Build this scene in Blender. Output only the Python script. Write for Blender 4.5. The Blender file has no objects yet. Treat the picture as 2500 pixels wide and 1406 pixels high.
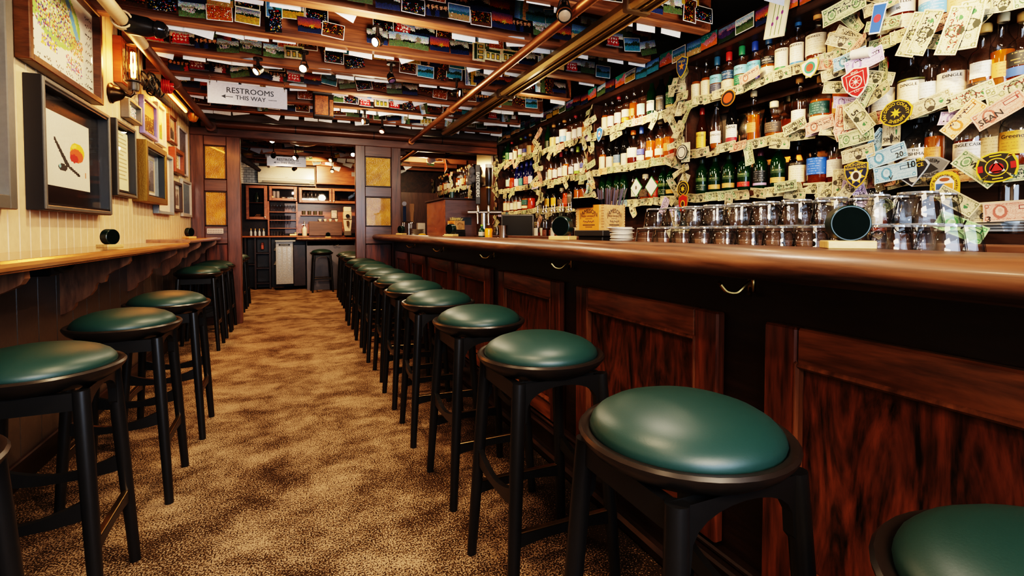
import bpy, bmesh, math, random
from mathutils import Vector, Matrix, Euler
R = random.Random(7)
S = bpy.context.scene
COL = S.collection
PI = math.pi
# ---------------------------------------------------------------- camera
CAMH, YAW, PITCH, FPX = 1.15, math.radians(23.35), math.radians(1.7), 1209.0
cam = bpy.data.cameras.new('camera')
co = bpy.data.objects.new('camera', cam); COL.objects.link(co)
co.location = (0, 0, CAMH); co.rotation_euler = (PI/2 - PITCH, 0, -YAW)
cam.sensor_width = 36.0; cam.lens = FPX/2500*36.0
cam.shift_y = -102/2500; cam.clip_start = 0.02; cam.clip_end = 60
S.camera = co
_f = Vector((math.sin(YAW)*math.cos(PITCH), math.cos(YAW)*math.cos(PITCH), -math.sin(PITCH)))
_r = Vector((math.cos(YAW), -math.sin(YAW), 0)); _u = _r.cross(_f)
def on(x, y, X=None, Y=None, Z=None):
    d = _f + _r*((x-1250)/FPX) - _u*((y-601)/FPX); o = Vector((0, 0, CAMH))
    if X is not None: t = (X-o.x)/d.x
    elif Y is not None: t = (Y-o.y)/d.y
    else: t = (Z-o.z)/d.z
    return o + d*t
# ---------------------------------------------------------------- mesh builder
def smooth(pts,n=5):
    P=[Vector(p) for p in pts]; P=[P[0]*2-P[1]]+P+[P[-1]*2-P[-2]]; out=[]
    for i in range(1,len(P)-2):
        for k in range(n):
            t=k/n; a,b,c,d=P[i-1:i+3]; out.append(.5*((2*b)+(c-a)*t+(2*a-5*b+4*c-d)*t*t+(3*b-a-3*c+d)*t**3))
    return out+[P[-2]]
def mrot(rx=0, ry=0, rz=0): return Euler((rx, ry, rz)).to_matrix().to_4x4()
def T(x, y, z): return Matrix.Translation((x, y, z))
class MB:
    def __init__(s): s.v=[]; s.f=[]; s.m=[]; s.c=[]; s.sm=[]
    def add(s, vs, fs, mi=0, M=None, col=None, smooth=False):
        n=len(s.v)
        if M is not None: vs=[M@Vector(v) for v in vs]
        s.v += [tuple(v) for v in vs]
        for f in fs: s.f.append([i+n for i in f]); s.m.append(mi); s.c.append(col); s.sm.append(smooth)
        return s
    def box(s, c, d, mi=0, M=None, bev=0, col=None):
        x,y,z=[k/2 for k in d]
        if bev<=0:
            vs=[(c[0]+a*x,c[1]+b*y,c[2]+e*z) for a in(-1,1) for b in(-1,1) for e in(-1,1)]
            fs=[(0,1,3,2),(4,6,7,5),(0,4,5,1),(2,3,7,6),(0,2,6,4),(1,5,7,3)]
        else:
            b_=min(bev,x*.95,y*.95,z*.95); vs=[]; ix={}
            for a in(-1,1):
                for b in(-1,1):
                    for e in(-1,1):
                        for k in range(3):
                            q=[x-b_,y-b_,z-b_]; q[k]=(x,y,z)[k]
                            ix[(a,b,e,k)]=len(vs); vs.append((c[0]+a*q[0],c[1]+b*q[1],c[2]+e*q[2]))
            fs=[]
            for a in(-1,1):
                L=[ix[(a,-1,-1,0)],ix[(a,1,-1,0)],ix[(a,1,1,0)],ix[(a,-1,1,0)]]; fs.append(L if a>0 else L[::-1])
                L=[ix[(-1,a,-1,1)],ix[(-1,a,1,1)],ix[(1,a,1,1)],ix[(1,a,-1,1)]]; fs.append(L if a>0 else L[::-1])
                L=[ix[(-1,-1,a,2)],ix[(1,-1,a,2)],ix[(1,1,a,2)],ix[(-1,1,a,2)]]; fs.append(L if a>0 else L[::-1])
            for a in(-1,1):
                for b in(-1,1):
                    for (p,q,g) in ((0,1,lambda e:(a,b,e)),(0,2,lambda e:(a,e,b)),(1,2,lambda e:(e,a,b))):
                        L=[ix[g(-1)+(p,)],ix[g(1)+(p,)],ix[g(1)+(q,)],ix[g(-1)+(q,)]]
                        sg=a*b*(1 if (p,q)!=(0,2) else -1)
                        fs.append(L[::-1] if sg>0 else L)
                    for e in(-1,1):
                        L=[ix[(a,b,e,0)],ix[(a,b,e,1)],ix[(a,b,e,2)]]; fs.append(L if a*b*e>0 else L[::-1])
        return s.add(vs,fs,mi,M,col)
    def lathe(s, prof, n=24, mi=0, M=None, sx=1, sy=1, smooth=True, ang=(0,2*PI), col=None):
        vs=[]; full=abs(ang[1]-ang[0]-2*PI)<1e-6; k=n if full else n+1
        for r,z in prof:
            for i in range(k):
                a=ang[0]+(ang[1]-ang[0])*i/n; vs.append((r*math.cos(a)*sx,r*math.sin(a)*sy,z))
        fs=[]
        for j in range(len(prof)-1):
            for i in range(n):
                a=j*k+i; b=j*k+(i+1)%k
                fs.append((a,b,b+k,a+k))
        return s.add(vs,fs,mi,M,col,smooth)
    def tube(s, pts, r, n=8, mi=0, M=None, cap=True, smooth=True, col=None):
        pts=[Vector(p) for p in pts]; m=len(pts)
        rs=r if isinstance(r,(list,tuple)) else [r]*m
        vs=[]; fs=[]; ref=None
        for i,p in enumerate(pts):
            t=(pts[min(i+1,m-1)]-pts[max(i-1,0)]).normalized()
            if ref is None: ref=Vector((0,0,1)) if abs(t.z)<.9 else Vector((1,0,0))
            u=(ref-t*ref.dot(t)).normalized(); w=t.cross(u); ref=u
            for k in range(n):
                a=2*PI*k/n; vs.append(p+(u*math.cos(a)+w*math.sin(a))*rs[i])
        for i in range(m-1):
            for k in range(n):
                a=i*n+k; b=i*n+(k+1)%n; fs.append((a,b,b+n,a+n))
        s.add(vs,fs,mi,M,col,smooth)
        if cap:
            s.add(vs[:n],[tuple(range(n))[::-1]],mi,M,col); s.add(vs[-n:],[tuple(range(n))],mi,M,col)
        return s
    def prism(s, poly, d, mi=0, M=None, col=None, z0=0):          # polygon in XY (counter-clockwise), extruded in Z
        n=len(poly); vs=[(x,y,z0) for x,y in poly]+[(x,y,z0+d) for x,y in poly]
        fs=[tuple(range(n))[::-1],tuple(range(n,2*n))]+[(i,(i+1)%n,n+(i+1)%n,n+i) for i in range(n)]
        return s.add(vs,fs,mi,M,col)
    def poly(s, poly, z=0, mi=0, M=None, col=None): return s.add([(x,y,z) for x,y in poly],[tuple(range(len(poly)))],mi,M,col)
    def ring(s, poly, k, z=0, mi=0, M=None, col=None):             # flat border between a polygon and its copy scaled by k
        cx=sum(p[0] for p in poly)/len(poly); cy=sum(p[1] for p in poly)/len(poly); n=len(poly)
        vs=[(x,y,z) for x,y in poly]+[(cx+(x-cx)*k,cy+(y-cy)*k,z) for x,y in poly]
        return s.add(vs,[(i,(i+1)%n,n+(i+1)%n,n+i) for i in range(n)],mi,M,col)
    def text(s, t, h, mi=0, M=None, z=0, align='C', col=None, warp=None, wmax=None):
        vs,fs,w=text2d(t)
        k=h/.7; kx=k
        if wmax and w*k>wmax: kx=wmax/w
        off={'C':-w/2,'L':0,'R':-w}[align]
        n0=max(1,len(vs)//5); P=[((x+off)*kx,(y-.35)*k,z+.00006*(i//n0)) for i,(x,y) in enumerate(vs)]
        if warp: P=[warp(p) for p in P]
        return s.add(P,fs,mi,M,col)
    def grid(s, img, w, h, mi=0, M=None, bend=None, z=0):           # a small picture as coloured facets; img rows run top to bottom
        nr=len(img); nc=len(img[0]); vs=[]; n=len(s.v)
        for j in range(nr+1):
            for i in range(nc+1):
                p=(-w/2+w*i/nc, h/2-h*j/nr, z); vs.append(bend(p) if bend else p)
        if M is not None: vs=[M@Vector(v) for v in vs]
        s.v+= [tuple(v) for v in vs]
        for j in range(nr):
            for i in range(nc):
                a=n+j*(nc+1)+i; s.f.append([a,a+nc+1,a+nc+2,a+1]); s.m.append(mi); s.c.append(img[j][i]); s.sm.append(bend is not None)
        return s
    def mesh(s, name, mats, sharp=40):
        me=bpy.data.meshes.new(name); me.from_pydata(s.v,[],s.f); 
        for m in mats: me.materials.append(m)
        me.polygons.foreach_set('material_index',s.m); me.polygons.foreach_set('use_smooth',s.sm)
        if any(c is not None for c in s.c):
            at=me.color_attributes.new('Col','FLOAT_COLOR','CORNER'); buf=[]
            for f,c in zip(s.f,s.c):
                c=c or (1,1,1); buf += [c[0],c[1],c[2],1.0]*len(f)
            at.data.foreach_set('color',buf)
        if sharp and any(s.sm):
            try: me.set_sharp_from_angle(angle=math.radians(sharp))
            except Exception: pass
        me.update(); return me
    def build(s, name, mats, parent=None, loc=None, rotz=0, sharp=40):
        if not isinstance(mats,(list,tuple)): mats=[mats]
        return obj(name, s.mesh(name,mats,sharp), parent, loc, rotz)
def obj(name, me, parent=None, loc=None, rotz=0, M=None):
    o=bpy.data.objects.new(name, me); COL.objects.link(o)
    if parent: o.parent=parent
    if M is not None: o.matrix_basis=M
    else:
        if loc: o.location=loc
        if rotz: o.rotation_euler=(0,0,rotz)
    return o
_tc={}
def text2d(t,bold=.011):
    if t not in _tc:
        cu=bpy.data.curves.new('lettering','FONT'); cu.body=t; cu.size=1.0; cu.resolution_u=2
        o=bpy.data.objects.new('lettering',cu); me=o.to_mesh()
        vs=[(v.co.x,v.co.y) for v in me.vertices]; fs=[tuple(p.vertices) for p in me.polygons]
        w=max([x for x,y in vs],default=.1); o.to_mesh_clear(); bpy.data.objects.remove(o); bpy.data.curves.remove(cu)
        n0=len(vs); v0,f0=list(vs),list(fs); vs=[]; fs=[]
        for q,(dx,dy) in enumerate(((0,0),(bold,bold*.5),(-bold,-bold*.5),(bold,-bold*.5),(-bold,bold*.5))):
            vs+=[(x+dx,y+dy) for x,y in v0]; fs+=[tuple(i+q*n0 for i in f) for f in f0]
        _tc[t]=(vs,fs,w)
    return _tc[t]
def arcwarp(r, up=True, cx=0, cy=0):
    def f(p):
        if up: a=PI/2-p[0]/r; q=r+p[1]
        else: a=-PI/2+p[0]/r; q=r-p[1]
        return (cx+q*math.cos(a), cy+q*math.sin(a), p[2])
    return f
def thing(name, label, cat, loc=(0,0,0), rotz=0, group=None, M=None):
    o=bpy.data.objects.new(name,None); COL.objects.link(o); o.empty_display_size=.05
    if M is not None: o.matrix_basis=M
    else: o.location=loc; o.rotation_euler=(0,0,rotz)
    return tag(o,label,cat,group)
def tag(o, label, cat, group=None):
    o['label']=label; o['category']=cat
    if group: o['group']=group
    return o
def struct(o): o['kind']='structure'; return o
def dup(root, label, loc=None, rotz=None, M=None, group=None, name=None):
    def cp(o,p):
        c=o.copy(); COL.objects.link(c)
        if p: c.parent=p
        for ch in o.children: cp(ch,c)
        return c
    c=cp(root,None); c['label']=label
    if group: c['group']=group
    if M is not None: c.matrix_basis=M
    else:
        if loc: c.location=loc
        if rotz is not None: c.rotation_euler=(0,0,rotz)
    return c
ORD=['zeroth','first','second','third','fourth','fifth','sixth','seventh','eighth','ninth','tenth','eleventh','twelfth','thirteenth','fourteenth','fifteenth','sixteenth','seventeenth','eighteenth','nineteenth','twentieth']
TENS={20:'twenty',30:'thirty',40:'forty',50:'fifty',60:'sixty',70:'seventy',80:'eighty'}
def nth(n):
    if n<=20: return ORD[n]
    a,b=n//10*10,n%10
    return TENS[a]+'-'+ORD[b] if b else TENS[a][:-1]+'ieth'
# facing matrices: local x runs to the viewer's right, y up, z towards the viewer
def face_mx(p, rot=0, tx=0, ty=0):      # hangs facing -X (the back bar)
    return T(*p)@Matrix(((0,0,-1,0),(-1,0,0,0),(0,1,0,0),(0,0,0,1)))@mrot(tx,ty,rot)
def face_my(p, rot=0, tx=0, ty=0):      # faces -Y (joists, far wall)
    return T(*p)@Matrix(((1,0,0,0),(0,0,-1,0),(0,1,0,0),(0,0,0,1)))@mrot(tx,ty,rot)
def face_px(p, rot=0, tx=0, ty=0):      # faces +X (left wall)
    return T(*p)@Matrix(((0,0,1,0),(1,0,0,0),(0,1,0,0),(0,0,0,1)))@mrot(tx,ty,rot)
# ---------------------------------------------------------------- materials
def newmat(name):
    m=bpy.data.materials.new(name); m.use_nodes=True; nt=m.node_tree; nt.nodes.clear()
    out=nt.nodes.new('ShaderNodeOutputMaterial'); return m,nt,out
def N(nt,t,**k):
    n=nt.nodes.new(t)
    for a,b in k.items():
        if a in n.inputs: n.inputs[a].default_value=b
        else: setattr(n,a,b)
    return n
def pbsdf(nt,out,color=(.5,.5,.5),rough=.5,metal=0,**k):
    b=N(nt,'ShaderNodeBsdfPrincipled'); b.inputs['Base Color'].default_value=(*color,1); b.inputs['Roughness'].default_value=rough; b.inputs['Metallic'].default_value=metal
    for a,v in k.items(): b.inputs[a.replace('_',' ')].default_value=v
    nt.links.new(b.outputs[0],out.inputs[0]); return b
_mc={}
def plain(color, rough=.5, metal=0, bump=0, bscale=60, **k):
    key=(tuple(color),rough,metal,bump,bscale,tuple(k.items()))
    if key in _mc: return _mc[key]
    m,nt,out=newmat('plain'); b=pbsdf(nt,out,color,rough,metal,**k)
    tc=N(nt,'ShaderNodeTexCoord'); no=N(nt,'ShaderNodeTexNoise'); no.inputs['Scale'].default_value=bscale
    nt.links.new(tc.outputs['Object'],no.inputs['Vector'])
    mix=N(nt,'ShaderNodeMixRGB',blend_type='MULTIPLY'); mix.inputs[0].default_value=.25
    mix.inputs[1].default_value=(*color,1); nt.links.new(no.outputs['Fac'],mix.inputs[2]); nt.links.new(mix.outputs[0],b.inputs['Base Color'])
    if bump:
        bp=N(nt,'ShaderNodeBump'); bp.inputs['Strength'].default_value=bump; bp.inputs['Distance'].default_value=.002
        nt.links.new(no.outputs['Fac'],bp.inputs['Height']); nt.links.new(bp.outputs[0],b.inputs['Normal'])
    _mc[key]=m; return m
def wood(name, dark, light, axis='Y', scale=9, rough=.35, stretch=.08, dist=1.6, mid=.5, spec=.5, coat=0):
    m,nt,out=newmat(name); b=pbsdf(nt,out,light,rough); b.inputs['Specular IOR Level'].default_value=spec
    b.inputs['Coat Weight'].default_value=coat; b.inputs['Coat Roughness'].default_value=.15
    tc=N(nt,'ShaderNodeTexCoord'); mp=N(nt,'ShaderNodeMapping'); sc=[1,1,1]; sc['XYZ'.index(axis)]=stretch
    mp.inputs['Scale'].default_value=sc; nt.links.new(tc.outputs['Object'],mp.inputs['Vector'])
    n1=N(nt,'ShaderNodeTexNoise'); n1.inputs['Scale'].default_value=scale; n1.inputs['Detail'].default_value=6; n1.inputs['Distortion'].default_value=dist; n1.inputs['Roughness'].default_value=.62
    n2=N(nt,'ShaderNodeTexNoise'); n2.inputs['Scale'].default_value=scale*9; n2.inputs['Detail'].default_value=3
    for n in(n1,n2): nt.links.new(mp.outputs[0],n.inputs['Vector'])
    mx=N(nt,'ShaderNodeMixRGB'); mx.inputs[0].default_value=.3; nt.links.new(n1.outputs['Fac'],mx.inputs[1]); nt.links.new(n2.outputs['Fac'],mx.inputs[2])
    cr=N(nt,'ShaderNodeValToRGB'); e=cr.color_ramp.elements; e[0].position=.36; e[0].color=(*dark,1); e[1].position=.66; e[1].color=(*light,1)
    nt.links.new(mx.outputs[0],cr.inputs[0]); nt.links.new(cr.outputs[0],b.inputs['Base Color'])
    bp=N(nt,'ShaderNodeBump'); bp.inputs['Strength'].default_value=.15; bp.inputs['Distance'].default_value=.002
    nt.links.new(mx.outputs[0],bp.inputs['Height']); nt.links.new(bp.outputs[0],b.inputs['Normal'])
    return m
def vcol(name, rough=.5, emit=0, coat=0):
    m,nt,out=newmat(name); b=pbsdf(nt,out,(1,1,1),rough); a=N(nt,'ShaderNodeAttribute'); a.attribute_name='Col'
    b.inputs['Coat Weight'].default_value=coat; b.inputs['Coat Roughness'].default_value=.08
    nt.links.new(a.outputs['Color'],b.inputs['Base Color'])
    if emit: nt.links.new(a.outputs['Color'],b.inputs['Emission Color']); b.inputs['Emission Strength'].default_value=emit
    return m
def emitm(color, s):
    m,nt,out=newmat('lamp_glow'); e=N(nt,'ShaderNodeEmission'); e.inputs[0].default_value=(*color,1); e.inputs[1].default_value=s
    nt.links.new(e.outputs[0],out.inputs[0]); return m
def thinglass(name, tint=(1,1,1), gloss=.9, rough=.03, ior=1.5, absorb=0.0, dcol=None, ripple=0, back=.03):
    m,nt,out=newmat(name); tr=N(nt,'ShaderNodeBsdfTransparent'); tr.inputs[0].default_value=(*tint,1)
    gl=N(nt,'ShaderNodeBsdfGlossy'); gl.inputs['Roughness'].default_value=rough
    fr=N(nt,'ShaderNodeFresnel'); fr.inputs[0].default_value=ior
    base=tr.outputs[0]
    if ripple:
        tc=N(nt,'ShaderNodeTexCoord'); mp=N(nt,'ShaderNodeMapping'); mp.inputs['Scale'].default_value=(1,1,.12); no=N(nt,'ShaderNodeTexNoise'); no.inputs['Scale'].default_value=ripple
        bp=N(nt,'ShaderNodeBump'); bp.inputs['Strength'].default_value=.5; bp.inputs['Distance'].default_value=.004
        nt.links.new(tc.outputs['Object'],mp.inputs[0]); nt.links.new(mp.outputs[0],no.inputs['Vector']); nt.links.new(no.outputs['Fac'],bp.inputs['Height']); nt.links.new(bp.outputs[0],gl.inputs['Normal']); nt.links.new(bp.outputs[0],fr.inputs['Normal'])
    if dcol:
        tl=N(nt,'ShaderNodeBsdfTranslucent'); tl.inputs[0].default_value=(*dcol,1); df=N(nt,'ShaderNodeBsdfDiffuse'); df.inputs[0].default_value=(*dcol,1)
        a=N(nt,'ShaderNodeAddShader'); nt.links.new(tl.outputs[0],a.inputs[0]); nt.links.new(df.outputs[0],a.inputs[1])
        m0=N(nt,'ShaderNodeMixShader'); m0.inputs[0].default_value=absorb; nt.links.new(tr.outputs[0],m0.inputs[1]); nt.links.new(a.outputs[0],m0.inputs[2]); base=m0.outputs[0]
    ge=N(nt,'ShaderNodeNewGeometry'); mm=N(nt,'ShaderNodeMixRGB'); mm.inputs[2].default_value=(back,back,back,1)
    nt.links.new(ge.outputs['Backfacing'],mm.inputs[0]); nt.links.new(fr.outputs[0],mm.inputs[1])
    mx=N(nt,'ShaderNodeMixShader'); nt.links.new(mm.outputs[0],mx.inputs[0]); nt.links.new(base,mx.inputs[1]); nt.links.new(gl.outputs[0],mx.inputs[2])
    nt.links.new(mx.outputs[0],out.inputs[0]); return m
def edgeglass(name, edge=(.3,.32,.33), ior=1.55, back=.05, rough=.03, power=2.2, tint=(1,1,1)):
    m,nt,out=newmat(name); lw=N(nt,'ShaderNodeLayerWeight'); lw.inputs[0].default_value=.5
    pw=N(nt,'ShaderNodeMath'); pw.operation='POWER'; pw.inputs[1].default_value=power; nt.links.new(lw.outputs['Facing'],pw.inputs[0])
    mc=N(nt,'ShaderNodeMixRGB'); mc.inputs[1].default_value=(*tint,1); mc.inputs[2].default_value=(*edge,1); nt.links.new(pw.outputs[0],mc.inputs[0])
    tr=N(nt,'ShaderNodeBsdfTransparent'); nt.links.new(mc.outputs[0],tr.inputs[0]); gl=N(nt,'ShaderNodeBsdfGlossy'); gl.inputs['Roughness'].default_value=rough
    fr=N(nt,'ShaderNodeFresnel'); fr.inputs[0].default_value=ior; ge=N(nt,'ShaderNodeNewGeometry'); mm=N(nt,'ShaderNodeMixRGB'); mm.inputs[2].default_value=(back,back,back,1)
    nt.links.new(ge.outputs['Backfacing'],mm.inputs[0]); nt.links.new(fr.outputs[0],mm.inputs[1])
    mx=N(nt,'ShaderNodeMixShader'); nt.links.new(mm.outputs[0],mx.inputs[0]); nt.links.new(tr.outputs[0],mx.inputs[1]); nt.links.new(gl.outputs[0],mx.inputs[2]); nt.links.new(mx.outputs[0],out.inputs[0]); return m
def mixglass(name, color=(1,1,1), ior=1.46, clear=.5):
    m,nt,out=newmat(name); g=N(nt,'ShaderNodeBsdfGlass'); g.inputs['Color'].default_value=(*color,1); g.inputs['IOR'].default_value=ior; g.inputs['Roughness'].default_value=0
    t=N(nt,'ShaderNodeBsdfTransparent'); t.inputs[0].default_value=(*color,1); mx=N(nt,'ShaderNodeMixShader'); mx.inputs[0].default_value=1-clear
    nt.links.new(t.outputs[0],mx.inputs[1]); nt.links.new(g.outputs[0],mx.inputs[2]); nt.links.new(mx.outputs[0],out.inputs[0]); return m
def realglass(name, color=(1,1,1), rough=0.0, ior=1.46):
    m,nt,out=newmat(name); b=pbsdf(nt,out,color,rough); b.inputs['Transmission Weight'].default_value=1; b.inputs['IOR'].default_value=ior; return m
# ================================================================ materials of the room
WALN=wood('walnut',(.05,.015,.006),(.30,.105,.036),'Y',7,.3,.10,2.2,coat=.35)
WALN_V=wood('walnut_upright',(.030,.008,.004),(.20,.058,.022),'Z',8,.3,.10,2.4,coat=.3)
WALN_FIG=wood('walnut_burl',(.007,.0025,.002),(.18,.050,.019),'Z',8,.28,.2,3.4,coat=.3)
WALN_DK=wood('dark_walnut',(.009,.004,.003),(.034,.013,.008),'Y',8,.35,.1)
BARTOP=wood('bar_top_wood',(.032,.012,.006),(.185,.080,.037),'Y',10,.4,.07,2.6,coat=.08)
LEDGE=wood('ledge_wood',(.20,.075,.024),(.44,.195,.07),'Y',6,.16,.09,1.6,coat=.6)
JOIST=wood('joist_wood',(.06,.019,.008),(.42,.165,.07),'X',7,.6,.05,1.6)
DOORW=wood('partition_wood',(.034,.013,.008),(.16,.062,.036),'Z',6,.35,.1,1.8,coat=.2)
DOORX=wood('partition_rail_wood',(.030,.012,.008),(.14,.056,.033),'X',6,.35,.1,1.8,coat=.2)
CABW=wood('cabinet_wood',(.10,.030,.012),(.34,.125,.050),'X',6,.35,.12,1.6,coat=.2)
BACKW=wood('back_bar_wood',(.018,.007,.004),(.085,.032,.014),'Y',6,.45,.1,1.6)
BLACKMET=plain((.012,.012,.013),.35,.4)
STEEL=plain((.62,.62,.62),.22,1)
BRASS=plain((.58,.36,.13),.28,1)
COPPER=plain((.46,.19,.075),.36,.85)
PIPEBR=plain((.13,.055,.03),.38,.3)
CREAMP=plain((.72,.50,.30),.45)
DKMET=plain((.03,.022,.018),.4,.7)
WHITE=plain((.78,.76,.72),.4)
BLACK=plain((.008,.008,.009),.45)
# carpet
CARPET,nt,out=newmat('carpet'); b=pbsdf(nt,out,(.2,.1,.05),.95); b.inputs['Specular IOR Level'].default_value=.1
tc=N(nt,'ShaderNodeTexCoord'); sp=N(nt,'ShaderNodeSeparateXYZ'); nt.links.new(tc.outputs['Object'],sp.inputs[0])
mp=N(nt,'ShaderNodeMapping'); mp.inputs['Scale'].default_value=(1.0,1.15,1); nt.links.new(tc.outputs['Object'],mp.inputs[0])
pa=N(nt,'ShaderNodeTexNoise'); pa.inputs['Scale'].default_value=2.9; pa.inputs['Detail'].default_value=7; pa.inputs['Roughness'].default_value=.74; pa.inputs['Distortion'].default_value=.2
nt.links.new(mp.outputs[0],pa.inputs['Vector'])
gr=N(nt,'ShaderNodeTexNoise'); gr.inputs['Scale'].default_value=170; gr.inputs['Detail'].default_value=2; nt.links.new(tc.outputs['Object'],gr.inputs['Vector'])
def mth(op,a,b=None,c=None):
    n=nt.nodes.new('ShaderNodeMath'); n.operation=op
    for i,v in enumerate((a,b,c)):
        if v is None: continue
        if isinstance(v,(int,float)): n.inputs[i].default_value=v
        else: nt.links.new(v,n.inputs[i])
    return n.outputs[0]
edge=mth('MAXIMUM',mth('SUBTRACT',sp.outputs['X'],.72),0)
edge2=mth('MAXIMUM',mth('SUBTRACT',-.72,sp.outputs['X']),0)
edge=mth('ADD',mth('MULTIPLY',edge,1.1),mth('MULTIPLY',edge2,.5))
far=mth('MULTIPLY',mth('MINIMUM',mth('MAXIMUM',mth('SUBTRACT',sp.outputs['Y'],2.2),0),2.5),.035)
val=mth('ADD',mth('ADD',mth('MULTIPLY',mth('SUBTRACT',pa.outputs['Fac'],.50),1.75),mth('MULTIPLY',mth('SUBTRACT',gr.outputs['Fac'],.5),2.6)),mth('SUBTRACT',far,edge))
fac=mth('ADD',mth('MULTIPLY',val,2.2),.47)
cr=N(nt,'ShaderNodeValToRGB'); e=cr.color_ramp.elements; e[0].position=0.0; e[0].color=(.030,.017,.009,1); e[1].position=1; e[1].color=(.37,.25,.157,1)
el=cr.color_ramp.elements.new(.45); el.color=(.105,.062,.032,1)
nt.links.new(fac,cr.inputs[0]); nt.links.new(cr.outputs[0],b.inputs['Base Color'])
bp=N(nt,'ShaderNodeBump'); bp.inputs['Strength'].default_value=.5; bp.inputs['Distance'].default_value=.004; nt.links.new(gr.outputs['Fac'],bp.inputs['Height']); nt.links.new(bp.outputs[0],b.inputs['Normal'])
CREAM=plain((.74,.54,.325),.42,0,.1,30)
LOWWALL=plain((.092,.066,.050),.32,0,.2,40)
GROOVE=plain((.86,.70,.50),.4); GROOVE2=plain((.20,.15,.12),.28)
CEIL=plain((.010,.007,.006),.9)
BRICK,nt,out=newmat('white_brick'); b=pbsdf(nt,out,(.7,.7,.68),.6); br=N(nt,'ShaderNodeTexBrick'); br.inputs['Color1'].default_value=(.85,.84,.8,1); br.inputs['Color2'].default_value=(.75,.74,.7,1); br.inputs['Mortar'].default_value=(.25,.25,.24,1); br.inputs['Scale'].default_value=5
tc=N(nt,'ShaderNodeTexCoord'); mp=N(nt,'ShaderNodeMapping'); mp.inputs['Rotation'].default_value=(PI/2,0,0); nt.links.new(tc.outputs['Object'],mp.inputs[0]); nt.links.new(mp.outputs[0],br.inputs['Vector']); nt.links.new(br.outputs[0],b.inputs['Base Color'])
AMBER,nt,out=newmat('amber_glass'); b=pbsdf(nt,out,(.62,.30,.03),.22); b.inputs['Specular IOR Level'].default_value=.25; b.inputs['Coat Weight'].default_value=.35
tc=N(nt,'ShaderNodeTexCoord'); vo=N(nt,'ShaderNodeTexVoronoi'); vo.inputs['Scale'].default_value=120; mp=N(nt,'ShaderNodeMapping'); mp.inputs['Scale'].default_value=(1,1,.55)
nt.links.new(tc.outputs['Object'],mp.inputs[0]); nt.links.new(mp.outputs[0],vo.inputs['Vector'])
no=N(nt,'ShaderNodeTexNoise'); no.inputs['Scale'].default_value=9; nt.links.new(tc.outputs['Object'],no.inputs['Vector'])
cr=N(nt,'ShaderNodeValToRGB'); e=cr.color_ramp.elements; e[0].position=.3; e[0].color=(.36,.16,.008,1); e[1].position=.7; e[1].color=(.62,.32,.025,1); nt.links.new(no.outputs['Fac'],cr.inputs[0]); nt.links.new(cr.outputs[0],b.inputs['Base Color'])
bp=N(nt,'ShaderNodeBump'); bp.inputs['Strength'].default_value=.75; bp.inputs['Distance'].default_value=.003; nt.links.new(vo.outputs['Distance'],bp.inputs['Height']); nt.links.new(bp.outputs[0],b.inputs['Normal'])
b.inputs['Transmission Weight'].default_value=.0
# ================================================================ shell
WX,RX,Y0,Y1,H=-1.18,3.18,-1.7,11.4,2.82
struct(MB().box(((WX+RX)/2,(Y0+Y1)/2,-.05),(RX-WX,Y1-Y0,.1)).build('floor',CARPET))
struct(MB().box(((WX+RX)/2,(Y0+Y1)/2,H+.05),(RX-WX,Y1-Y0,.1)).build('ceiling',CEIL))
m=MB()
def bead(z0,z1,ya,yb,step,mi,gi,g):
    n=max(1,round((yb-ya)/step)); st=(yb-ya)/n
    for k in range(n):
        a=ya+k*st; c=a+st
        m.add([(WX,a+g,z0),(WX,c-g,z0),(WX,c-g,z1),(WX,a+g,z1)],[(0,1,2,3)],mi)
        m.add([(WX,c-g,z0),(WX-.006,c-g*.4,z0),(WX-.006,c+g*.4,z0),(WX,c+g,z0),(WX,c-g,z1),(WX-.006,c-g*.4,z1),(WX-.006,c+g*.4,z1),(WX,c+g,z1)],[(0,1,5,4),(2,3,7,6)],mi)
        m.add([(WX-.006,c-g*.4,z0),(WX-.006,c+g*.4,z0),(WX-.006,c+g*.4,z1),(WX-.006,c-g*.4,z1)],[(0,1,2,3)],gi)
bead(1.0,H,Y0,7.0,.1,0,2,.006); bead(0,1.0,Y0,7.0,.2,1,3,.005)
m.box((WX-.05,(Y0+7)/2,H/2),(.08,7-Y0,H),1); m.box((WX-.04,(7+Y1)/2,H/2),(.1,Y1-7,H),4)
struct(m.build('wall_left',[CREAM,LOWWALL,GROOVE,GROOVE2,BACKW]))
struct(MB().box((RX+.05,(Y0+Y1)/2,H/2),(.1,Y1-Y0,H)).build('wall_right',BACKW))
m=MB(); m.box(((WX+RX)/2,Y1+.05,H/2),(RX-WX+.2,.1,H)); m.box((-.95,Y1-.005,2.45),(.46,.02,.72),1); struct(m.build('wall_back',[BACKW,BRICK]))
m=MB(); wx0,wx1,wz0,wz1=-.7,2.5,.75,2.35; yy=Y0-.05
m.box(((WX+wx0)/2,yy,H/2),(wx0-WX,.1,H)); m.box(((RX+wx1)/2,yy,H/2),(RX-wx1,.1,H)); m.box(((wx0+wx1)/2,yy,wz0/2),(wx1-wx0,.1,wz0)); m.box(((wx0+wx1)/2,yy,(H+wz1)/2),(wx1-wx0,.1,H-wz1))
struct(m.build('wall_front',BACKW))
wn=struct(MB().box(((wx0+wx1)/2,yy,(wz0+wz1)/2),(wx1-wx0,.006,wz1-wz0)).build('window_1',thinglass('window_glass',(.95,.98,1))))
m=MB()
for x in (wx0+.02,.37,1.43,wx1-.02): m.box((x,yy,(wz0+wz1)/2),(.05,.07,wz1-wz0))
for z in (wz0+.02,wz1-.02): m.box(((wx0+wx1)/2,yy,z),(wx1-wx0,.07,.05))
m.build('window_frame',WALN_DK,wn)
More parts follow.
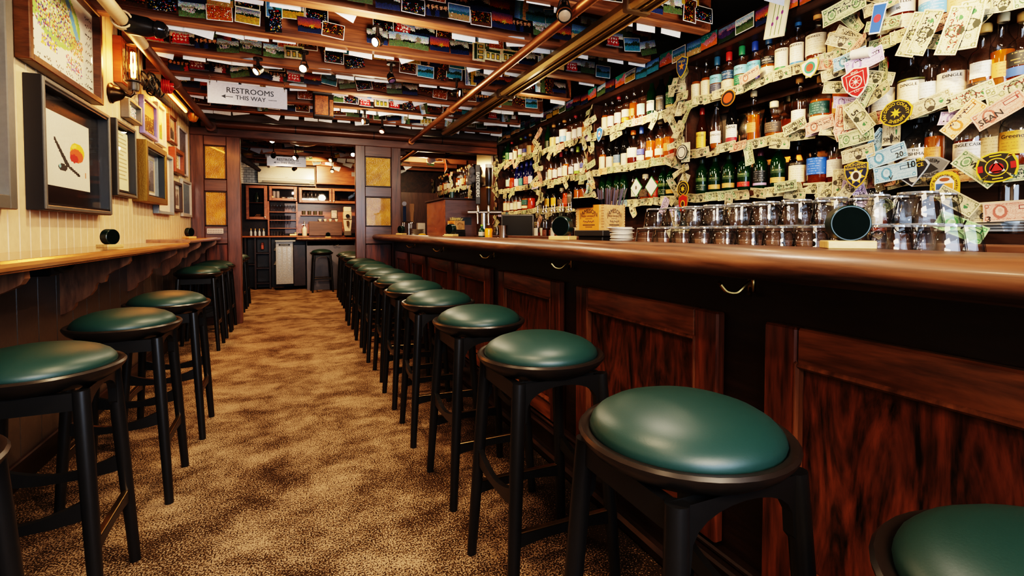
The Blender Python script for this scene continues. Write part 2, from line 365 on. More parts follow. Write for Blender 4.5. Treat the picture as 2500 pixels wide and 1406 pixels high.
struct(MB().box((WX+.012,2.65,.06),(.024,8.7,.12),bev=.006).build('baseboard_left',WALN_DK))
# ================================================================ ceiling beams
JY=[2.0+.625*k for k in range(-3,8)]; JT=.09; JZ=2.5
for i,y in enumerate(JY):
    m=MB(); n=26; xs=[WX+.0+(2.58-WX)*k/n for k in range(n+1)]
    rr=random.Random(i); vs=[]; ph=rr.random()*6
    for x in xs:
        w=.006*math.sin(x*3+ph)+.003*rr.random(); zz=JZ+.004*math.sin(x*2.1+ph*2)
        vs += [(x,y-JT/2+w,zz+.008),(x,y-JT/2+w+.01,zz),(x,y+JT/2+w-.01,zz),(x,y+JT/2+w,zz+.008),(x,y+JT/2+w,H),(x,y-JT/2+w,H)]
    fs=[]
    for k in range(n):
        for q in range(5): a=k*6; fs.append((a+q,a+q+1,a+6+q+1,a+6+q))
    fs += [(5,4,3,2,1,0),tuple(n*6+q for q in range(6))]
    o=m.add(vs,fs).build('ceiling_beam',JOIST)
    k=len(JY)-i
    tag(o,f'rough brown wooden ceiling beam, {nth(k)} out from the partition header',"beam",'wooden ceiling beams')
# beams of the room beyond the partition
for i,y in enumerate([7.7,8.35,9.0,9.65,10.3,10.95]):
    o=MB().box((1.0,y,2.63),(4.3,.08,.26),bev=.006).build('ceiling_beam',JOIST)
    tag(o,f'dark wooden ceiling beam in the back room, {nth(i+1)} behind the partition','beam','wooden ceiling beams')
# ================================================================ pipes
def pipe(y0,y1,x,z,r,mi=0,m=None,n=14): return (m or MB()).tube([(x,y0,z),(x,y1,z)],r,n,mi)
t=thing('ceiling_pipe','painted pipe running under the ceiling along the left wall','pipe',(0,0,0))
pipe(Y0,4.05,-.94,2.40,.036).build('painted_section',CREAMP,t)['label']='cream painted length of pipe'
m=pipe(4.05,6.93,-.94,2.40,.034)
m.tube([(-.94,5.0,2.4),(-.94,5.05,2.4)],.044,14); m.tube([(-.94,6.86,2.4),(-.94,6.95,2.4)],.056,14); m.build('brown_section',PIPEBR,t)['label']='dark brown length of pipe'
m=MB()
for k in range(3): m.tube([(-.94+.05*math.cos(a),3.62+.02*k,2.4+.05*math.sin(a)) for a in [q*PI/8 for q in range(17)]],.006,6)
m.build('clamp',CREAMP,t)
t=thing('copper_pipe','long copper coloured pipe running overhead above the bar stools','pipe')
m=pipe(Y0,6.95,1.46,2.40,.031); m.build('pipe',COPPER,t)
m=MB()
for y in (4.92,6.9): m.tube([(1.46,y,2.4),(1.46,y+.09,2.4)],.041,14); 
m.build('coupling',COPPER,t)
t=thing('brass_rail','wide grooved brass rail running overhead above the bar counter','rail')
m=MB(); cx,cz=1.79,2.43
prof=[(-.07,-.005),(-.055,-.03),(-.03,-.03),(-.025,-.012),(-.005,-.012),(0,-.03),(.02,-.034),(.028,-.015),(.05,-.015),(.055,-.03),(.07,-.028),(.075,.03),(-.07,.03)]
n=len(prof); vs=[(cx+a,yy_,cz+b) for yy_ in (Y0,6.3) for a,b in prof]
m.add(vs,[(i,(i+1)%n,n+(i+1)%n,n+i) for i in range(n)]+[tuple(range(n)),tuple(range(n,2*n))[::-1]]); m.build('channel',plain((.36,.23,.085),.3,.9),t)
m=MB()
for y in (2.35,4.3): m.box((cx,y,cz),(.165,.05,.075),bev=.006)
m.build('bracket',plain((.16,.10,.05),.4,.7),t)
for x,y0,y1,l in ((1.35,7.25,9.3,'short brass pipe under the ceiling behind the partition, right of the post'),):
    o=pipe(y0,y1,1.62,2.36,.035).build('brass_pipe',BRASS); tag(o,l,'pipe')
# ================================================================ partition at Y = 7
def header():
    t=thing('partition_header','dark wooden header beam across the room above the partition','beam')
    m=MB(); m.box((.8,7.06,2.36),(3.96,.14,.1),bev=.008); m.build('lower_beam',DOORX,t)
    m=MB(); m.box((.8,7.06,2.56),(3.96,.12,.09),bev=.008); m.build('upper_beam',wood('grey_beam',(.05,.03,.025),(.16,.11,.09),'X',6,.5,.08),t)
    t=thing('header_pipe','brown pipe running across the room along the partition header','pipe')
    m=MB(); m.tube([(-1.05,6.96,2.452),(2.74,6.96,2.452)],.047,16); m.build('pipe',PIPEBR,t)
    m=MB(); m.tube([(-.98,6.96,2.452),(-.9,6.96,2.452)],.062,14); m.tube([(-.94,6.96,2.37),(-.94,6.96,2.45)],.03,12); m.lathe([(0,2.345),(.05,2.35),(.055,2.372),(.03,2.385)],14,0,T(-.94,6.96,0)); m.build('elbow_fitting',plain((.13,.09,.07),.4,.6),t)
    for x in (-.02,.95,1.9): MB().tube([(x,6.96,2.452),(x+.012,6.96,2.452)],.05,16).build('strap',BLACK,t)
header()
def panel(name,label,x0,x1,panes,low,zt=2.33):
    t=thing(name,label,'partition panel',((x0+x1)/2,7.06,0)); xc=(x0+x1)/2; m=MB(); yc=0; th=.11
    xa,xb=panes[0][0],panes[0][1]
    def bx(a,b,z0,z1,mi,d=th): m.box(((a+b)/2-xc,yc,(z0+z1)/2),(b-a,d,z1-z0),mi,bev=.005)
    bx(x0,xa,0,zt,0); bx(xb,x1,0,zt,0)
    zs=[0.12]+[low[0]]+[low[1]]
    edges=sorted([(p[2],p[3]) for p in panes]+[(low[0],low[1])])
    z=0
    for a,b in edges: bx(xa,xb,z,a,1,th-.012); z=b
    bx(xa,xb,z,zt,1,th-.012)
    m.build('frame',[DOORW,DOORX],t)
    m=MB(); m.box(((xa+xb)/2-xc,0,(low[0]+low[1])/2),(xb-xa,.05,low[1]-low[0]),bev=.01); m.build('lower_panel',WALN_V,t)
    for p in panes:
        f=MB()
        for a,b,c,d in ((p[0],p[0]+.014,p[2],p[3]),(p[1]-.014,p[1],p[2],p[3]),(p[0],p[1],p[2],p[2]+.014),(p[0],p[1],p[3]-.014,p[3])):
            f.box(((a+b)/2-xc,-.042,(c+d)/2),(b-a,.03,d-c),bev=.004)
        f=f.build('pane_moulding',WALN_DK,t)
        MB().box(((p[0]+p[1])/2-xc,-.03,(p[2]+p[3])/2),(p[1]-p[0],.008,p[3]-p[2])).build('amber_pane',AMBER,t)
panel('partition_panel','wooden partition panel with amber panes beside the left wall',-1.18,-.65,[(-1.04,-.80,1.785,2.2),(-1.04,-.80,1.217,1.645)],(.3,1.0))
panel('partition_panel','wooden partition panel with amber panes at the far end of the bar',.72,1.33,[(.846,1.2,1.764,2.176),(.846,1.2,1.22,1.628)],(.3,.98))
o=thing('notice_plate','small pale notice plate under the amber panes of the left partition','notice',(-.93,6.995,1.155))
MB().box((0,0,0),(.175,.012,.065),bev=.003).build('plate',plain((.62,.58,.52),.4),o)
m=MB(); 
for z in (.012,-.012):
    for k in range(9): m.box((-.07+.0175*k,-.007,z),(.011,.001,.009))
m.build('lettering',plain((.12,.1,.09),.5),o)
# ================================================================ little pictures (rows of colours) for prints, postcards, notes and labels
def lin(c): return tuple((v/12.92 if v<=.04045 else ((v+.055)/1.055)**2.4) for v in c)
def hx(s): return lin(tuple(int(s[i:i+2],16)/255 for i in (0,2,4)))
class Im:
    def __init__(s,w,h,c): s.w=w; s.h=h; s.p=[[c]*w for _ in range(h)]
    def px(s,x,y,c):
        x=int(x); y=int(y)
        if 0<=x<s.w and 0<=y<s.h: s.p[y][x]=c
    def rect(s,x0,y0,x1,y1,c):
        for y in range(max(0,round(y0*s.h)),min(s.h,round(y1*s.h))):
            for x in range(max(0,round(x0*s.w)),min(s.w,round(x1*s.w))): s.p[y][x]=c
        return s
    def ell(s,cx,cy,rx,ry,c):
        for y in range(s.h):
            for x in range(s.w):
                if (((x+.5)/s.w-cx)/rx)**2+(((y+.5)/s.h-cy)/ry)**2<=1: s.p[y][x]=c
        return s
    def grad(s,y0,y1,a,b):
        r0,r1=round(y0*s.h),round(y1*s.h)
        for y in range(max(0,r0),min(s.h,r1)):
            t=(y-r0)/max(1,r1-r0-1); s.p[y]=[tuple(a[k]+(b[k]-a[k])*t for k in range(3))]*s.w
            s.p[y]=list(s.p[y])
        return s
    def hill(s,y,amp,c,rr,f=3):
        ph=rr.random()*6; 
        for x in range(s.w):
            t=y+amp*math.sin(ph+f*x/s.w*2)+amp*.5*math.sin(ph*2+f*2.3*x/s.w*2)
            for q in range(max(0,int(t*s.h)),s.h): s.p[q][x]=c
        return s
    def noise(s,a,rr):
        for y in range(s.h):
            for x in range(s.w):
                k=1+a*(rr.random()*2-1); s.p[y][x]=tuple(max(0,v*k) for v in s.p[y][x])
        return s
    def dots(s,n,x0,y0,x1,y1,cols,rr):
        for _ in range(n): s.px((x0+(x1-x0)*rr.random())*s.w,(y0+(y1-y0)*rr.random())*s.h,rr.choice(cols))
        return s
    def scrib(s,x0,x1,y,c,rr,amp=.06):
        ph=rr.random()*9
        for x in range(round(x0*s.w),round(x1*s.w)):
            if rr.random()<.8: s.px(x,(y+amp*math.sin(x*1.7+ph)*rr.random())*s.h,c)
        return s
    def border(s,k,c):
        for y in range(s.h):
            for x in range(s.w):
                if x<k or y<k or x>=s.w-k or y>=s.h-k: s.p[y][x]=c
        return s
K=dict(white='e8e6e0',cream='e6d6b0',green='586b45',dgreen='2a4430',sky='7fb2dc',dsky='3a6fae',sea='2f7f96',sand='c9a46b',red='b3201d',orange='d8691c',yellow='d2ab3e',brown='5a3218',dbrown='2a160c',black='0d0c0c',grey='7c7f82',purple='5a3d7a',pink='cf7f8f',navy='1c2c55',teal='2f9a93',skin='c99a78',stone='8d8573')
K={k:hx(v) for k,v in K.items()}
DARKBAR=[K['dbrown'],K['brown'],K['orange'],K['black'],K['yellow'],K['red'],K['dbrown']]
def pc_image(kind, rr, w=32, h=22):
    p=pc_raw(kind,rr,w,h); q0=p
    p=[[q0[min(h-1,max(0,y+rr.choice((-1,0,0,0,1))))][min(w-1,max(0,x+rr.choice((-1,-1,0,0,0,1,1))))] for x in range(w)] for y in range(h)] if 'shop' not in kind else p
    dk=rr.choice([.5,.6,.75,.95]); wh=K['white']
    if rr.random()<.25: p=[[wh if x in(0,w-1) or y in(0,h-1) else p[y][x] for x in range(w)] for y in range(h)]
    return [[c if c==wh else tuple(v*dk*(.65+.7*rr.random()) for v in c) for c in row] for row in p]
def pc_raw(kind, rr, w, h):
    im=Im(w,h,K['black'])
    if kind=='green field': im.grad(0,.45,K['sky'],K['white']); im.hill(.45,.05,K['dgreen'],rr); im.hill(.6,.04,K['green'],rr); im.noise(.25,rr)
    elif kind=='blue headland': im.grad(0,.5,K['dsky'],K['sky']); im.hill(.42,.1,K['dgreen'],rr,2); im.rect(0,.6,1,1,K['sea']); im.noise(.2,rr)
    elif kind=='red-fronted building': im.grad(0,.4,K['dsky'],K['white']); im.rect(.05,.25,.75,.9,K['red']); [im.rect(.12+.15*i,.35+.25*j,.2+.15*i,.5+.25*j,K['white']) for i in range(4) for j in range(2)]; im.rect(0,.9,1,1,K['grey'])
    elif kind=='dim bar interior': im.rect(0,0,1,1,K['dbrown']); im.dots(w*h//2,0,0,1,1,DARKBAR,rr); im.rect(0,.75,1,1,K['brown'])
    elif kind=='orange bar interior': im.rect(0,0,1,1,K['orange']); im.dots(w*h//2,0,0,1,1,[K['yellow'],K['brown'],K['orange'],K['red'],K['white']],rr)
    elif kind=='white cottage': im.grad(0,.45,K['sky'],K['white']); x0=rr.uniform(.1,.4); im.hill(.45,.08,K['dgreen'],rr); im.rect(x0,.42,x0+.45,.72,hx('c9c5ba')); im.rect(x0-.03,.30,x0+.48,.44,K['stone']); [im.rect(x0+.07+.14*i,.5,x0+.12+.14*i,.62,K['navy']) for i in range(3)]; im.hill(.72,.03,K['green'],rr); im.noise(.35,rr)
    elif kind=='stormy grey coast': im.grad(0,.5,K['grey'],K['white']); im.hill(.4,.12,K['black'],rr,2); im.rect(0,.68,1,1,K['navy']); im.noise(.3,rr)
    elif kind=='group of people': im.rect(0,0,1,1,K['dbrown']); [(im.ell(.12+.19*i,.4,.07,.13,K['skin']),im.ell(.12+.19*i,.85,.1,.33,rr.choice([K['red'],K['navy'],K['white'],K['dgreen'],K['black']]))) for i in range(5)]
    elif kind=='castle ruin': im.grad(0,.5,K['sky'],K['white']); im.rect(.35,.2,.6,.7,K['stone']); im.rect(.42,.1,.5,.3,K['stone']); im.hill(.62,.05,K['green'],rr); im.noise(.2,rr)
    elif kind=='orange sunset': im.grad(0,.6,K['purple'],K['orange']); im.ell(.6,.55,.1,.12,K['yellow']); im.rect(0,.62,1,1,K['dbrown']); im.hill(.7,.05,K['navy'],rr)
    elif kind=='black night scene': im.rect(0,0,1,1,K['black']); im.dots(w*h//7,0,.3,1,1,[K['yellow'],K['white'],K['red'],K['navy'],K['dsky']],rr)
    elif kind=='sandy beach': im.grad(0,.4,K['dsky'],K['sky']); im.rect(0,.4,1,.58,K['sea']); im.rect(0,.58,1,1,K['sand']); im.dots(10,0,.55,1,.95,[K['red'],K['white'],K['navy']],rr)
    elif kind=='green shopfront': im.rect(0,0,1,1,K['cream']); im.rect(.08,.15,.92,.35,K['dgreen']); [im.rect(.12+.28*i,.42,.3+.28*i,.85,K['dgreen']) for i in range(3)]; [im.rect(.15+.28*i,.48,.27+.28*i,.8,K['yellow']) for i in range(3)]
    elif kind=='bright coloured map': im.rect(0,0,1,1,K['teal']); im.hill(.35,.15,K['pink'],rr); im.hill(.7,.12,K['orange'],rr); im.dots(16,0,0,1,1,[K['white'],K['navy']],rr)
    elif kind=='golden field': im.grad(0,.4,K['dsky'],K['white']); im.hill(.4,.03,K['dgreen'],rr); im.rect(0,.5,1,1,K['yellow']); im.noise(.3,rr)
    elif kind=='purple heath': im.grad(0,.4,K['sky'],K['pink']); im.hill(.4,.12,K['purple'],rr); im.hill(.7,.06,K['dgreen'],rr); im.noise(.25,rr)
    else: im.rect(0,0,1,1,K['white']); im.dots(w*h//5,.1,.1,.9,.9,[K['navy'],K['green'],K['red']],rr)
    return im.p
PCK=['group of people','dim bar interior','orange sunset','stormy grey coast','castle ruin','blue headland','green field','blue headland','red-fronted building','dim bar interior','dim bar interior','orange bar interior','white cottage','golden field','stormy grey coast','stormy grey coast','group of people','castle ruin','orange sunset','black night scene','black night scene','sandy beach','green shopfront','golden field','dim bar interior']
BILLC={'green':('cdc09e','6b6f4e','34372a'),'back':('bdbc98','466444','6f8e68'),'grey':('c8ba9a','7d735a','38332a'),'pink':('d3ac98','a05c50','7d3434'),'blue':('a3bdc6','4f8098','28465e'),'orange':('e8c49a','c97a3f','8a4a20'),'violet':('d3c4da','8d79a8','51406e'),'lime':('bfe0a8','63b06a','2c7a44')}
def bill_image(kind, rr, w=64, h=28, ink=True):
    a,b,c=[hx(v) for v in BILLC[kind]]
    mid=tuple(.62*a[k]+.38*b[k] for k in range(3))
    im=Im(w,h,a); im.rect(2/w,2/h,1-2/w,1-2/h,b); im.rect(4/w,4/h,1-4/w,1-4/h,a)
    for y in range(2,h-2):
        for x in range(2,w-2):
            if rr.random()<.42: im.p[y][x]=mid
            elif y in (2,3,h-4,h-3) or x in (2,3,w-4,w-3): im.p[y][x]=b if (x+y)%2 else mid
    for q in (.2,.8): im.rect(.18,q-.02,.82,q+.02,mid if kind!='grey' else b)
    if kind in('green','grey'):
        im.ell(.5,.5,.125,.38,c); im.ell(.5,.5,.105,.33,mid); im.ell(.5,.40,.05,.17,a); im.ell(.52,.42,.02,.1,b); im.ell(.5,.78,.085,.17,c); im.ell(.5,.27,.055,.07,b)
        im.ell(.27,.52,.05,.13,b); im.ell(.27,.52,.035,.09,mid); im.ell(.76,.52,.055,.15,hx('3a7048')); im.rect(.68,.42,.86,.5,mid)
    elif kind=='back':
        im.rect(.36,.28,.64,.72,a); im.ell(.22,.5,.1,.3,b); im.ell(.78,.5,.1,.3,b); im.ell(.22,.5,.075,.22,a); im.ell(.78,.5,.075,.22,a); im.ell(.22,.5,.05,.14,c); im.ell(.78,.5,.05,.14,c); im.rect(.41,.38,.59,.62,b); im.rect(.43,.44,.57,.56,a)
    else:
        im.ell(.3,.5,.13,.36,b); im.ell(.3,.46,.08,.25,a); im.ell(.3,.42,.04,.12,mid); im.rect(.62,.2,.9,.42,c); im.rect(.64,.24,.88,.38,a); im.rect(.55,.6,.92,.68,mid)
    for (u,v) in ((.07,.17),(.93,.17),(.07,.83),(.93,.83)): im.ell(u,v,.045,.11,b); im.ell(u,v,.02,.06,a)
    if ink:
        col=rr.choice([K['black'],K['black'],hx('1a2030'),hx('5a1a1a')])
        for k in range(rr.randint(1,3)):
            x0=.10+.25*rr.random(); x1=min(.95,x0+.35+.4*rr.random()); yy=.25+.22*k+.05*rr.random(); p1,p2=rr.random()*6,rr.random()*6; n=int((x1-x0)*w*5)
            for q in range(n):
                t=q/n; u=x0+(x1-x0)*t+.012*math.sin(t*60+p1)
                if math.sin(t*17+p2)>-.75: im.px(u*w,(yy+.085*math.sin(t*55+p2)*(.5+.5*math.sin(t*21+p1)))*h,col)
    return im.p
# ================================================================ bar counter
bar=thing('bar_counter','long walnut bar counter with rounded rail top and panelled front','bar',(1.2,3.,0))
bo=Vector((-1.2,-3.,0))
BY0,BY1=-1.2,6.985
def arc(cx,cz,rx,rz,a0,a1,n): return [(cx+rx*math.cos(math.radians(a0+(a1-a0)*k/n)),cz+rz*math.sin(math.radians(a0+(a1-a0)*k/n))) for k in range(n+1)]
prof=[(1.22,1.034),(1.0,1.034)]+arc(.985,1.073,.05,.039,-90,-270,14)[0:]+[(1.165,1.112),(1.185,1.106),(1.195,1.092),(1.54,1.092),(1.545,1.118),(1.60,1.118),(1.605,1.06),(1.72,1.06),(1.72,1.034)]
prof=[(1.22,1.034)]+arc(.99,1.074,.055,.038,-90,-270,14)+prof[-9:]
prof=prof[:-9]+[(1.165,1.112),(1.185,1.106),(1.195,1.092),(1.72,1.092),(1.72,1.034)]
MB().box((1.575,1.65,1.105),(.055,5.7,.026),0,T(*bo),bev=.004).build('back_ledge',BARTOP,bar)
n=len(prof); ny=1; vs=[(x,y,z) for y in (BY0,BY1) for x,z in prof]
m=MB(); m.add(vs,[(i,(i+1)%n,n+(i+1)%n,n+i) for i in range(n)],0,T(*bo),smooth=True); m.add(vs,[tuple(range(n)),tuple(range(n,2*n))[::-1]],0,T(*bo))
m.build('bar_top',BARTOP,bar,sharp=50)
m=MB(); m.box((1.45,(BY0+BY1)/2,.52),(.46,BY1-BY0,1.03),0,T(*bo)); m.build('bar_body',WALN_DK,bar)
m=MB()
m.box((1.195,(BY0+BY1)/2,.07),(.07,BY1-BY0,.14),0,T(*bo),bev=.008); m.box((1.175,(BY0+BY1)/2,.025),(.1,BY1-BY0,.05),0,T(*bo),bev=.012); m.box((1.205,(BY0+BY1)/2,.15),(.04,BY1-BY0,.02),0,T(*bo),bev=.006)
m.build('base_moulding',WALN_DK,bar)
PW=[(-.005,-.865),(.98,.13),(1.996,1.145),(2.98,2.155),(3.956,3.13),(4.885,4.055),(5.74,5.0),(6.66,5.9)]
for b,a in PW:
    W,Hh=b-a,.73; zc=.17+Hh/2
    f=MB(); fw=.098; th=.035; x=1.22-.0175
    for yy,w in ((a+fw/2,fw),(b-fw/2,fw)): f.box((x,yy,zc),(th,w,Hh),1,T(*bo),bev=.006)
    for zz in (.17+fw/2,.9-fw/2): f.box((x,(a+b)/2,zz),(th-.003,W-2*fw,fw),0,T(*bo),bev=.006)
    fr=f.build('panel_frame',[WALN,WALN_V],bar)
    p=MB().box((1.22-.006,(a+b)/2,zc),(.012,W-2*fw,Hh-2*fw),0,T(*bo)); p.build('panel_board',WALN_FIG,fr)
    p=MB(); e=.016
    for yy in (a+fw,b-fw): p.box((1.196,yy,zc),(.03,e,Hh-2*fw+.02),0,T(*bo),bev=.006)
    for zz in (.17+fw,.9-fw): p.box((1.196,(a+b)/2,zz),(.03,W-2*fw,e),0,T(*bo),bev=.006)
    p.build('panel_moulding',wood('moulding_wood',(.05,.017,.007),(.24,.09,.035),'Z',8,.28,.1) if 'moulding_wood' not in bpy.data.materials else bpy.data.materials['moulding_wood'],fr)
for y in (.07,1.05,2.1,3.13,4.4,5.6):
    m=MB(); x0=1.22; M=T(*bo)
    m.box((x0-.004,y,1.0),(.008,.022,.055),0,M,bev=.003)
    m.tube(smooth([(x0-.006,y,1.005),(x0-.03,y+.002,.99),(x0-.05,y+.01,.972),(x0-.075,y+.022,.975),(x0-.092,y+.03,.995)]),.0055,8,0,M); m.lathe([(0,-.008),(.008,0),(0,.008)],8,0,M@T(x0-.094,y+.031,1.0))
    m.tube([(x0-.006,y,.985),(x0-.022,y-.012,.965),(x0-.035,y-.018,.972)],.005,8,0,M)
    m.build('coat_hook',BRASS,bar)
# bar of the back room
b2=thing('back_room_bar','grey-blue fronted bar with wooden top in the room behind the partition','bar',(1.0,9.,0)); M=T(-1.,-9.,0)
m=MB(); m.box((1.45,8.85,1.0),(.75,3.2,.06),0,M,bev=.025); m.box((.78,10.62,1.0),(1.65,.48,.06),0,M,bev=.025); m.build('bar_top',BARTOP,b2)
GREYB=plain((.13,.13,.16),.4,0,.1)
m=MB(); m.box((1.5,8.85,.485),(.5,3.2,.97),0,M); m.box((.85,10.65,.485),(1.4,.4,.97),0,M)
for x0,x1 in ((.2,.52),(.56,.98)): m.box(((x0+x1)/2,10.465,.5),(x1-x0,.02,.7),0,M,bev=.008)
m.box((.6,10.46,.92),(.9,.02,.1),0,M,bev=.006); m.build('bar_front',GREYB,b2)
m=MB(); m.tube([(.68,10.45,.9),(.68,10.42,.88),(.65,10.41,.87),(.62,10.41,.89)],.006,6,0,M); m.tube([(.68,10.45,.9),(.68,10.42,.88),(.71,10.41,.87),(.74,10.41,.89)],.006,6,0,M); m.build('coat_hook',BLACKMET,b2)
# ================================================================ bar stools
CUSH,nt,out=newmat('green_leather'); b=pbsdf(nt,out,(.012,.036,.0325),.42); b.inputs['Specular IOR Level'].default_value=.45
tc=N(nt,'ShaderNodeTexCoord'); no=N(nt,'ShaderNodeTexNoise'); no.inputs['Scale'].default_value=260; nt.links.new(tc.outputs['Object'],no.inputs['Vector'])
bp=N(nt,'ShaderNodeBump'); bp.inputs['Strength'].default_value=.12; bp.inputs['Distance'].default_value=.001; nt.links.new(no.outputs['Fac'],bp.inputs['Height']); nt.links.new(bp.outputs[0],b.inputs['Normal'])
STW=plain((.012,.011,.011),.34); STRIM=plain((.020,.014,.011),.3)
FOOTB=plain((.42,.27,.13),.3,1)
def stool_mesh():
    P={}
    P['seat_rim']=(MB().lathe([(0,.690),(.13,.690),(.165,.700),(.197,.722),(.209,.738),(.211,.746),(.206,.752),(.193,.751),(.187,.746),(.184,.738),(0,.738)],40).mesh('seat_rim',[STRIM]),)
    P['cushion']=(MB().lathe([(.185,.740),(.188,.752),(.184,.764),(.172,.777),(.150,.790),(.115,.802),(.070,.810),(.03,.8135),(0,.814)],40).mesh('cushion',[CUSH]),)
    m=MB(); tr,br=.142,.182
    def leg(a,b):
        p0=Vector((a*tr,b*tr,.70)); p1=Vector((a*br,b*br,0)); pts=[p0.lerp(p1,t) for t in (0,.12,.35,.65,1)]
        return MB().tube(pts,[.021,.0215,.0215,.0195,.0165],12)
    legs=[leg(a,b).mesh('leg',[STW]) for a in (-1,1) for b in (-1,1)]
    # apron: arched on the two sides along x, plain on the others
    for s in (-1,1):
        y=s*(tr+.002); L=tr-.01
        low=[]; 
        for k in range(13):
            a=PI*k/12; low.append((-L*.93*math.cos(a), .585+.095*math.sin(a)**.55))
        poly=[(-L-.012,.70)]+[(-L-.022,.55)]+low+[(L+.022,.55),(L+.012,.70)]
        n=len(poly); 
        m.add([(x,y-.011,z) for x,z in poly]+[(x,y+.011,z) for x,z in poly],[(i,i+1,n+i+1,n+i) for i in range(n-1)],0)
        for q in (0,1):
            o=q*n; yy=y+(-.011 if q==0 else .011)
            top=[(x,yy,.70) for x,z in poly]; vs=[(x,yy,z) for x,z in poly]+top
            m.add(vs,[((i,i+1,n+i+1,n+i) if q==0 else (i+1,i,n+i,n+i+1)) for i in range(n-1)],0)
        m.box((s*tr,0,.672),(.022,2*tr-.02,.05),0)
    P['apron']=(m.mesh('apron',[STW]),)
    return P,legs
SP,SL=stool_mesh()
def lerpleg(z): return .142+(.182-.142)*(1-z/.70)
zb=.265; k=lerpleg(zb)
STR=[]
for s in (-1,1):
    m=MB(); n=10; 
    for i in range(n):
        x0=-k+2*k*i/n; x1=-k+2*k*(i+1)/n
        d=lambda x: .026+.016*abs(x/k)**2
        m.add([(x,s*k+y,z) for x in (x0,x1) for y in (-.010,.010) for z in (zb-d(x),zb)],[(0,1,5,4),(2,6,7,3),(0,4,6,2),(1,3,7,5)])
    b=MB().box((0,s*k,zb+.0025),(2*k-.03,.018,.005),bev=.002)
    STR.append((m.mesh('footrest',[STW]),b.mesh('brass_strip',[FOOTB])))
zc=.37; k2=lerpleg(zc)
SID=[]
for s in (-1,1):
    m=MB(); n=12
    for i in range(n):
        y0=-k2+2*k2*i/n; y1=-k2+2*k2*(i+1)/n
        sg=lambda y: -.030*(1-(y/k2)**2)
        hh=lambda y: .013+.016*abs(y/k2)**1.5
        m.add([(s*k2+x,y,zc+sg(y)+e*hh(y)) for y in (y0,y1) for x in (-.009,.009) for e in (-1,1)],[(0,1,5,4),(2,6,7,3),(0,4,6,2),(1,3,7,5)])
    SID.append(m.mesh('side_stretcher',[STW]))
def make_stool(label,loc,rotz):
    t=thing('bar_stool',label,'stool',loc,rotz,'green topped black bar stools')
    obj('seat_rim',SP['seat_rim'][0],t); obj('cushion',SP['cushion'][0],t); obj('apron',SP['apron'][0],t)
    for l in SL: obj('leg',l,t)
    for f,b in STR: fo=obj('footrest',f,t); obj('brass_strip',b,fo)
    for s in SID: obj('side_stretcher',s,t)
    return t
first=None
def stool(label,x,y,rotz):
    global first
    if first is None: first=make_stool(label,(x,y,0),rotz); return first
    return dup(first,label,(x,y,0),rotz)
RY=[.207,.775,1.47,2.13,2.78,3.40,4.02,4.64,5.26,5.88,6.50]
stool('bar stool nearest the camera, seat cut off by the lower right corner',.77,RY[0],.04)
stool('largest whole bar stool in front of the bar, big green domed seat',.713,RY[1],.0)
for i,y in enumerate(RY[2:]): stool(f'green topped bar stool along the bar, {nth(i+2)} whole one away from the camera',.742+(.012 if i%3==1 else -.004),y,.03*math.sin(i*2.3))
for i,y in enumerate((7.62,8.27,8.92)): stool(f'green topped stool at the bar just behind the partition, {nth(i+1)} from the partition',.80,y,0)
stool('lone dark stool in front of the grey-blue bar front in the back room',.41,10.17,.05)
lx=[-.70,-.715,-.70,-.685]
for i,y in enumerate((1.15,1.90,2.65,3.35)):
    stool(['bar stool at the left ledge, only its rim showing at the photo edge','nearest whole bar stool at the left ledge, green seat cut by the photo edge','second whole bar stool along the left ledge, below the nearer corbel','third whole bar stool along the left ledge, in front of the bare carpet'][i],lx[i],y,PI/2+.02)
for i,y in enumerate((5.66,6.27,6.74)): stool(f'bar stool pushed under the far left ledge, {nth(i+1)} of three before the partition',-.90,y,PI/2)
for i,y in enumerate((8.12,8.72)): stool(f'dark stool against the left wall behind the partition, {nth(i+1)} from the partition',-.90,y,PI/2)
# ================================================================ left wall ledges with corbels
def ledge(name,label,y0,y1,xf,z,th,corb):
    t=thing(name,label,'ledge',(WX,(y0+y1)/2,0)); M=T(-WX,-(y0+y1)/2,0); r=th/2
    pts=[(WX,z-th),(xf-.012,z-th)]+[(xf-r+r*math.cos(math.radians(a)),z-r+r*math.sin(math.radians(a))) for a in (-70,-35,0,35,70)]+[(xf-.014,z),(WX,z)]
    n=len(pts); yr=[(y0,0),(y1-.03,0),(y1-.008,.008),(y1,.03)]
    vs=[(x if x<WX+.01 else x-d,y,zz) for y,d in yr for x,zz in pts]; fs=[]
    for j in range(len(yr)-1): fs += [(j*n+i,j*n+(i+1)%n,(j+1)*n+(i+1)%n,(j+1)*n+i) for i in range(n)]
    m=MB(); m.add(vs,fs,0,M); m.add(vs,[tuple(range(n)),tuple(range(3*n,4*n))[::-1]],0,M); m.build('ledge_top',LEDGE,t)
    for y in corb:
        sh=[(0,0),(.31,0),(.312,-.03),(.30,-.05),(.27,-.068),(.235,-.085),(.205,-.11),(.195,-.145),(.18,-.15),(.165,-.145),(.155,-.16),(.15,-.185),(.13,-.215),(.095,-.24),(.065,-.255),(.06,-.275),(.045,-.295),(.02,-.31),(0,-.315)]
        Mx=M@T(WX,y-.02,z-th)@mrot(PI/2,0,0)
        MB().prism([(a,b) for a,b in sh][::-1],.04,0,Mx@T(0,0,-.04)).build('corbel',wood('corbel_wood',(.085,.036,.018),(.26,.125,.065),'Z',8,.35,.15,2) if 'corbel_wood' not in bpy.data.materials else bpy.data.materials['corbel_wood'],t)
    return t
ledge('wall_ledge','glossy wooden drinks ledge along the near left wall on carved corbels',-1.0,4.87,-.83,1.058,.042,(1.05,2.25,3.42,4.56))
